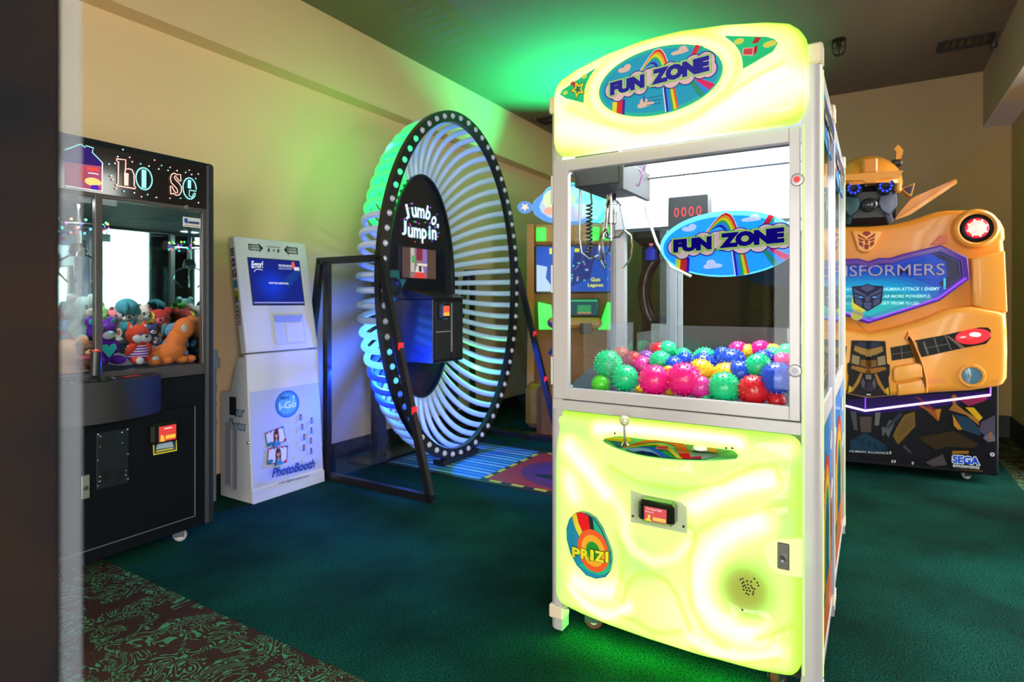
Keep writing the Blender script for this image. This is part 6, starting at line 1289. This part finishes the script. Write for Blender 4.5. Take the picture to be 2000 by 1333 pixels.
# chest badge
P = [(-0.092,1.694),(0.092,1.685),(0.041,1.558),(0.008,1.54),(-0.025,1.541),(-0.056,1.561)]; cb2 = obj('chest_badge', puff(P, -.085, -.03, .008), YL, ub); a = Art(); cxx, czz = (-0.005,1.621); emblem(a, cxx, czz, .105, .11, (.30, .015, .01)); a.build('badge_emblem', cb2, PRINTM, -.085)
for s in (1, -1):
    (lx, lz) = (0.608,1.675); lx *= s
    hs_ = obj('shoulder_housing', MB().lathe([(.125, .04), (.128, -.06), (.120, -.085), (.105, -.095), (.092, -.085), (.090, -.05)], (lx, -.02, lz), 'y', 36), YL, ub); hs_.matrix_local = Matrix.Translation((0, 0, 0))
    lp = obj('shoulder_lamp', MB().lathe([(.091, -.07), (.080, -.085), (.060, -.088), (.060, -.07)], (lx, -.02, lz), 'y', 36), DKB, hs_)
    obj('lamp_glow', MB().lathe([(.066, -.086), (.060, -.092), (.050, -.094)], (lx, -.02, lz), 'y', 32), mat('lamp_red', (.4, .01, .02), .3, emit=(.9, .01, .03), es=1.0), lp)
    obj('lamp_lens', MB().lathe([(.052, -.090), (.040, -.098), (0, -.102)], (lx, -.02, lz), 'y', 28), mat('lamp_white', (.8, .6, .55), .25, emit=(1, .62, .5), es=.95, noise=((.5, .2, .2), 40, .2)), lp)
    for k in range(8): q = k*PI/4+.3; obj('lamp_dot', MB().sphere((lx+.054*math.cos(q), -.115, lz+.054*math.sin(q)), .005, 8, 5), mat('dot_white', (.9, .9, .9), .3, emit=(1, .9, .85), es=1.6), lp)
    # tail lamp in a black grille slot
    SL = [(x*s, z) for x, z in [(0.263,0.942),(0.429,0.982),(0.614,1.035),(0.659,1.035),(0.675,1.018),(0.675,0.968),(0.65,0.931),(0.531,0.9),(0.3,0.831)]]; gs = obj('grille_slot', MB().prism(SL, -.1235, -.10), DKB, body)
    for P in ([(0.309,0.933), (0.321,0.937), (0.346,0.851), (0.336,0.848)], [(0.369,0.961), (0.377,0.962), (0.403,0.867), (0.396,0.865)], [(0.429,0.979), (0.436,0.981), (0.469,0.889), (0.462,0.888)], [(0.314,0.893), (0.455,0.929), (0.456,0.924), (0.315,0.889)]):
        obj('grille_bar', MB().prism([(x*s, z) for x, z in P], -.127, -.12), mat('bar_grey', (.10, .08, .09), .4), gs)
    obj('slot_fin', MB().prism([(x*s, z) for x, z in [(0.44,0.977),(0.452,0.977),(0.541,0.903),(0.517,0.899)]], -.128, -.12), mat('fin_brown', (.22, .13, .10), .4), gs)
    (rx, rz) = (0.582,0.976); rx *= s
    rl = obj('tail_lamp', MB().lathe([(1, -.0), (.92, -.012), (.7, -.020), (.35, -.026), (0, -.028)], (0, 0, 0), 'y', 32).xf(Matrix.Translation((rx, -.122, rz)) @ Matrix.Rotation(R(-10*s), 4, 'Y') @ Matrix.Diagonal((.096, 1, .050, 1))), mat('tail_red', (.5, .02, .03), .15, coat=1, emit=(.85, .03, .045), es=1.0), gs)
    obj('tail_bulb', MB().sphere((rx+.005, -.146, rz+.012), (.032, .006, .016), 14, 8), mat('tail_white', (1, .8, .75), .3, emit=(1, .75, .68), es=1.3), rl)
    (rx, rz) = (0.576,0.723); rx *= s
    fg = obj('fog_lamp', MB().lathe([(.078, -.118), (.070, -.128), (.056, -.128), (.052, -.116)], (rx, 0, rz), 'y', 30), YL, body); obj('fog_lens', MB().lathe([(.055, -.117), (.05, -.125), (.03, -.127), (0, -.128)], (rx, 0, rz), 'y', 28), mat('lens_blue', (.07, .18, .28), .2, coat=1, emit=(.02, .06, .10), es=.6), fg)
    sw_ = obj('side_window', MB().prism([(x*s, z) for x, z in [(0.128,0.892),(0.236,0.917),(0.261,0.83),(0.137,0.804)]], -.126, -.11), mat('window_dark', (.006, .01, .02), .08, coat=1), body)
    obj('window_bar', MB().prism([(x*s, z) for x, z in [(0.187,0.904),(0.191,0.905),(0.198,0.818),(0.194,0.817)]], -.129, -.125).prism([(x*s, z) for x, z in [(0.133,0.847),(0.251,0.872),(0.252,0.869),(0.133,0.843)]], -.129, -.125), MATS['bar_grey'], sw_)
    obj('bumper_step', puff([(x*s, z) for x, z in [(0.14,0.75),(0.157,0.769),(0.285,0.797),(0.305,0.775),(0.309,0.7),(0.157,0.658),(0.142,0.674)]], -.150, -.10, .015), YL, body)
    obj('bumper_lip', puff([(x*s, z) for x, z in [(0.165,0.649),(0.309,0.692),(0.326,0.672),(0.326,0.598),(0.17,0.571)]], -.142, -.10, .012), YL, body)
    obj('body_crease', puff([(x*s, z) for x, z in [(0.227,1.001),(0.261,0.946),(0.314,0.798),(0.336,0.684),(0.338,0.598),(0.314,0.603),(0.309,0.7),(0.285,0.809),(0.261,0.924),(0.207,0.951)]], -.145, -.10, .012), YD, body)
    obj('scoop', MB().prism([(x*s, z) for x, z in [(0.338,0.687),(0.405,0.705),(0.429,0.692),(0.45,0.659),(0.338,0.659)]], -.1225, -.10), YD, body)
    obj('wing', MB().prism([(x*s, z) for x, z in [(0.18,1.767),(0.204,1.813),(0.276,1.908),(0.307,1.926),(0.531,2.025),(0.535,1.996),(0.269,1.8)]], .03, .055), YD, t); obj('wing_edge', MB().prism([(x*s, z) for x, z in [(0.179,1.765),(0.532,2.016),(0.533,1.992),(0.269,1.797)]], .012, .032), YL, t)
    obj('orange_gusset', MB().prism([(x*s, z) for x, z in [(0.364,1.577),(0.42,1.639),(0.458,1.638),(0.453,1.586)]], -.075, -.05), mat('orange_red', (.75, .07, .01), .3), ub)
cp = mir([(max(x, .003), z) for x, z in [(-0.015,0.935),(0.099,0.934),(0.109,0.785),(0.124,0.774),(0.124,0.715),(0.117,0.685),(0.127,0.572),(0.077,0.563),(-0.015,0.553)]]); pl_ = obj('centre_panel', MB().prism(cp, -.130, -.10), DKB, body)
a = Art(.0003); q = lambda P: P
for P, c in (([(-0.016,0.926), (0.096,0.928), (0.109,0.744), (0.124,0.575), (-0.016,0.558)], (.015, .012, .014)), ([(-0.016,0.917), (0.056,0.927), (0.076,0.901), (0.01,0.882), (-0.016,0.869)], (.03, .03, .07)), ([(-0.016,0.863), (0,0.874), (0.081,0.899), (0.086,0.866), (0.045,0.842), (-0.016,0.825)], (.36, .19, .05)), ([(0.051,0.824), (0.096,0.837), (0.101,0.779), (0.056,0.765)], (.30, .22, .12)), ([(-0.016,0.798), (0.045,0.806), (0.051,0.765), (-0.016,0.739)], (.22, .09, .02)), ([(-0.016,0.733), (0.045,0.753), (0.096,0.761), (0.106,0.744), (0.045,0.718), (-0.016,0.709)], (.34, .13, .02)), ([(0.035,0.711), (0.048,0.712), (0.076,0.648), (0.109,0.586), (0.096,0.579), (0.056,0.642)], (.40, .17, .03)), ([(0.096,0.608), (0.116,0.627), (0.121,0.575), (0.109,0.574)], (.60, .38, .02)), ([(-0.016,0.703), (0,0.704), (0.002,0.674), (-0.016,0.67)], (.16, .15, .18)), ([(-0.016,0.667), (0.015,0.669), (0.03,0.605), (-0.016,0.584)], (.04, .03, .06)), ([(0.033,0.682), (0.045,0.647), (0.035,0.605), (0.02,0.646)], (.09, .08, .11)), ([(-0.013,0.573), (0,0.573), (0,0.564), (-0.013,0.563)], (.5, .5, .5))):
    Q = P; a.poly(Q, c); a.same(); a.poly([(-x, z) for x, z in Q], c)
a.build('panel_art', pl_, MATS['print_case'], -.130)
# robot head: plain yellow helmet over a dark mechanical face
HX, HY = .02, .12
hd = obj('robot_head', MB().box(HX-.17, HX+.17, HY-.12, HY+.12, 1.74, 2.02, bev=.05), mat('head_dark', (.010, .012, .020), .3, coat=.3), t)
def dome():
    V = []; F = []; nu, nv = 30, 9
    for j in range(nv+1):
        ph = (PI*.52)*j/nv
        for i in range(nu): q = 2*PI*i/nu; V.append((HX+.225*math.sin(ph)*math.cos(q), HY+.20*math.sin(ph)*math.sin(q), 2.03+.215*math.cos(ph)))
    F = [(j*nu+i, (j+1)*nu+i, (j+1)*nu+(i+1) % nu, j*nu+(i+1) % nu) for j in range(nv) for i in range(nu)]
    return MB().add(V, F)
hl = obj('helmet', dome(), YL, hd, 60); obj('helmet_rim', MB().box(HX-.205, HX-.16, HY-.10, HY+.14, 1.955, 2.06, bev=.015).box(HX+.16, HX+.205, HY-.10, HY+.14, 1.955, 2.06, bev=.015), YL, hl)
obj('brow', MB().prism([(HX-.19, 2.085), (HX+.19, 2.085), (HX+.17, 2.045), (HX+.05, 2.04), (HX+.03, 2.02), (HX-.03, 2.02), (HX-.05, 2.04), (HX-.17, 2.045)], HY-.215, HY-.12), YL, hl)
obj('crest', MB().box(HX-.05, HX+.04, HY-.222, HY-.12, 2.08, 2.19, bev=.012), YD, hl)
mg = mat('mech_grey', (.10, .11, .17), .35, .4); mt = mat('mech_teal', (.012, .05, .065), .35, .4)
BLED = mat('led_eye', (.01, .02, .3), .3, emit=(.02, .06, 1.0), es=1.6)
for s in (1, -1):
    ex_, ez_ = HX+s*.095, 1.995
    e = obj('eye', MB().lathe([(.055, -.03), (.055, -.06), (.040, -.066), (.018, -.055), (0, -.055)], (ex_, HY-.10, ez_), 'y', 24), DKB, hd)
    for k in range(9): q = 2*PI*k/9; obj('eye_light', MB().sphere((ex_+.034*math.cos(q), HY-.166, ez_+.034*math.sin(q)), .0085, 8, 6), BLED, e)
    obj('cheek_plate', puff([(HX+s*x, z) for x, z in ((.06, 1.93), (.16, 1.95), (.165, 1.86), (.12, 1.79), (.07, 1.83), (.05, 1.88))], HY-.165, HY-.1, .012), mg if s == 1 else mt, hd)
    obj('jaw_rod', MB().cyl((HX+s*.13, HY-.13, 1.75), (HX+s*.10, HY-.14, 1.85), .022, .018, 10), mg if s == 1 else mt, hd)
    er = obj('ear_fin', puff([(HX+s*x, z) for x, z in ((.20, 1.985), (.285, 2.02), (.262, 1.925), (.24, 1.935))], HY-.08, HY-.03, .008), YL, hd); obj('ear_lamp', MB().prism([(HX+s*x, z) for x, z in ((.212, 1.982), (.275, 2.008), (.258, 1.94), (.243, 1.945))], HY-.084, HY-.078), mat('ear_glass', (.05, .02, .05), .1, coat=1), er)
hr = obj('antenna_socket', MB().box(HX+.145, HX+.215, HY-.07, HY-.01, 2.145, 2.195, bev=.014), BLK, hd); obj('antenna_flag', MB().prism([(HX+.175, 2.19), (HX+.205, 2.19), (HX+.222, 2.255), (HX+.19, 2.30), (HX+.165, 2.27), (HX+.18, 2.25)], HY-.05, HY-.03), YL, hr)
obj('mouth_cover', MB().sphere((HX, HY-.15, 1.875), (.056, .04, .048), 20, 12), mat('mouth_dark', (.02, .022, .03), .25, coat=.5), hd)
for x, y in ((.60, .10), (-.60, .10), (.60, .60), (-.60, .60)): caster(t, x, y, .064, .027, (.6, .55, .5), 30)

# ---------------------------------------------------------------- close, out-of-focus edge of a cabinet at the left of the view
FG = ((-.3466, .45, 0), 37.7)
t = thing('near_post', 'blurred dark brown cabinet edge close up at the far left', 'post', FG)
obj('post', MB().box(-.42, 0, 0, .05, .0, 2.6, bev=.002), mat('post_brown', (.003, .004, .006), .8, noise=((.014, .007, .005), 7, .16), spec=.06), t)  # brown blotches in the colour stand for blurred warm reflections
obj('edge_strip', MB().box(.0, .0133, .002, .006, .0, 2.6), glassmat('edge_acrylic', (.85, .88, .88), 1.2, .1, .16, (.25, .26, .32)), t, 0, label='pale translucent edge strip')
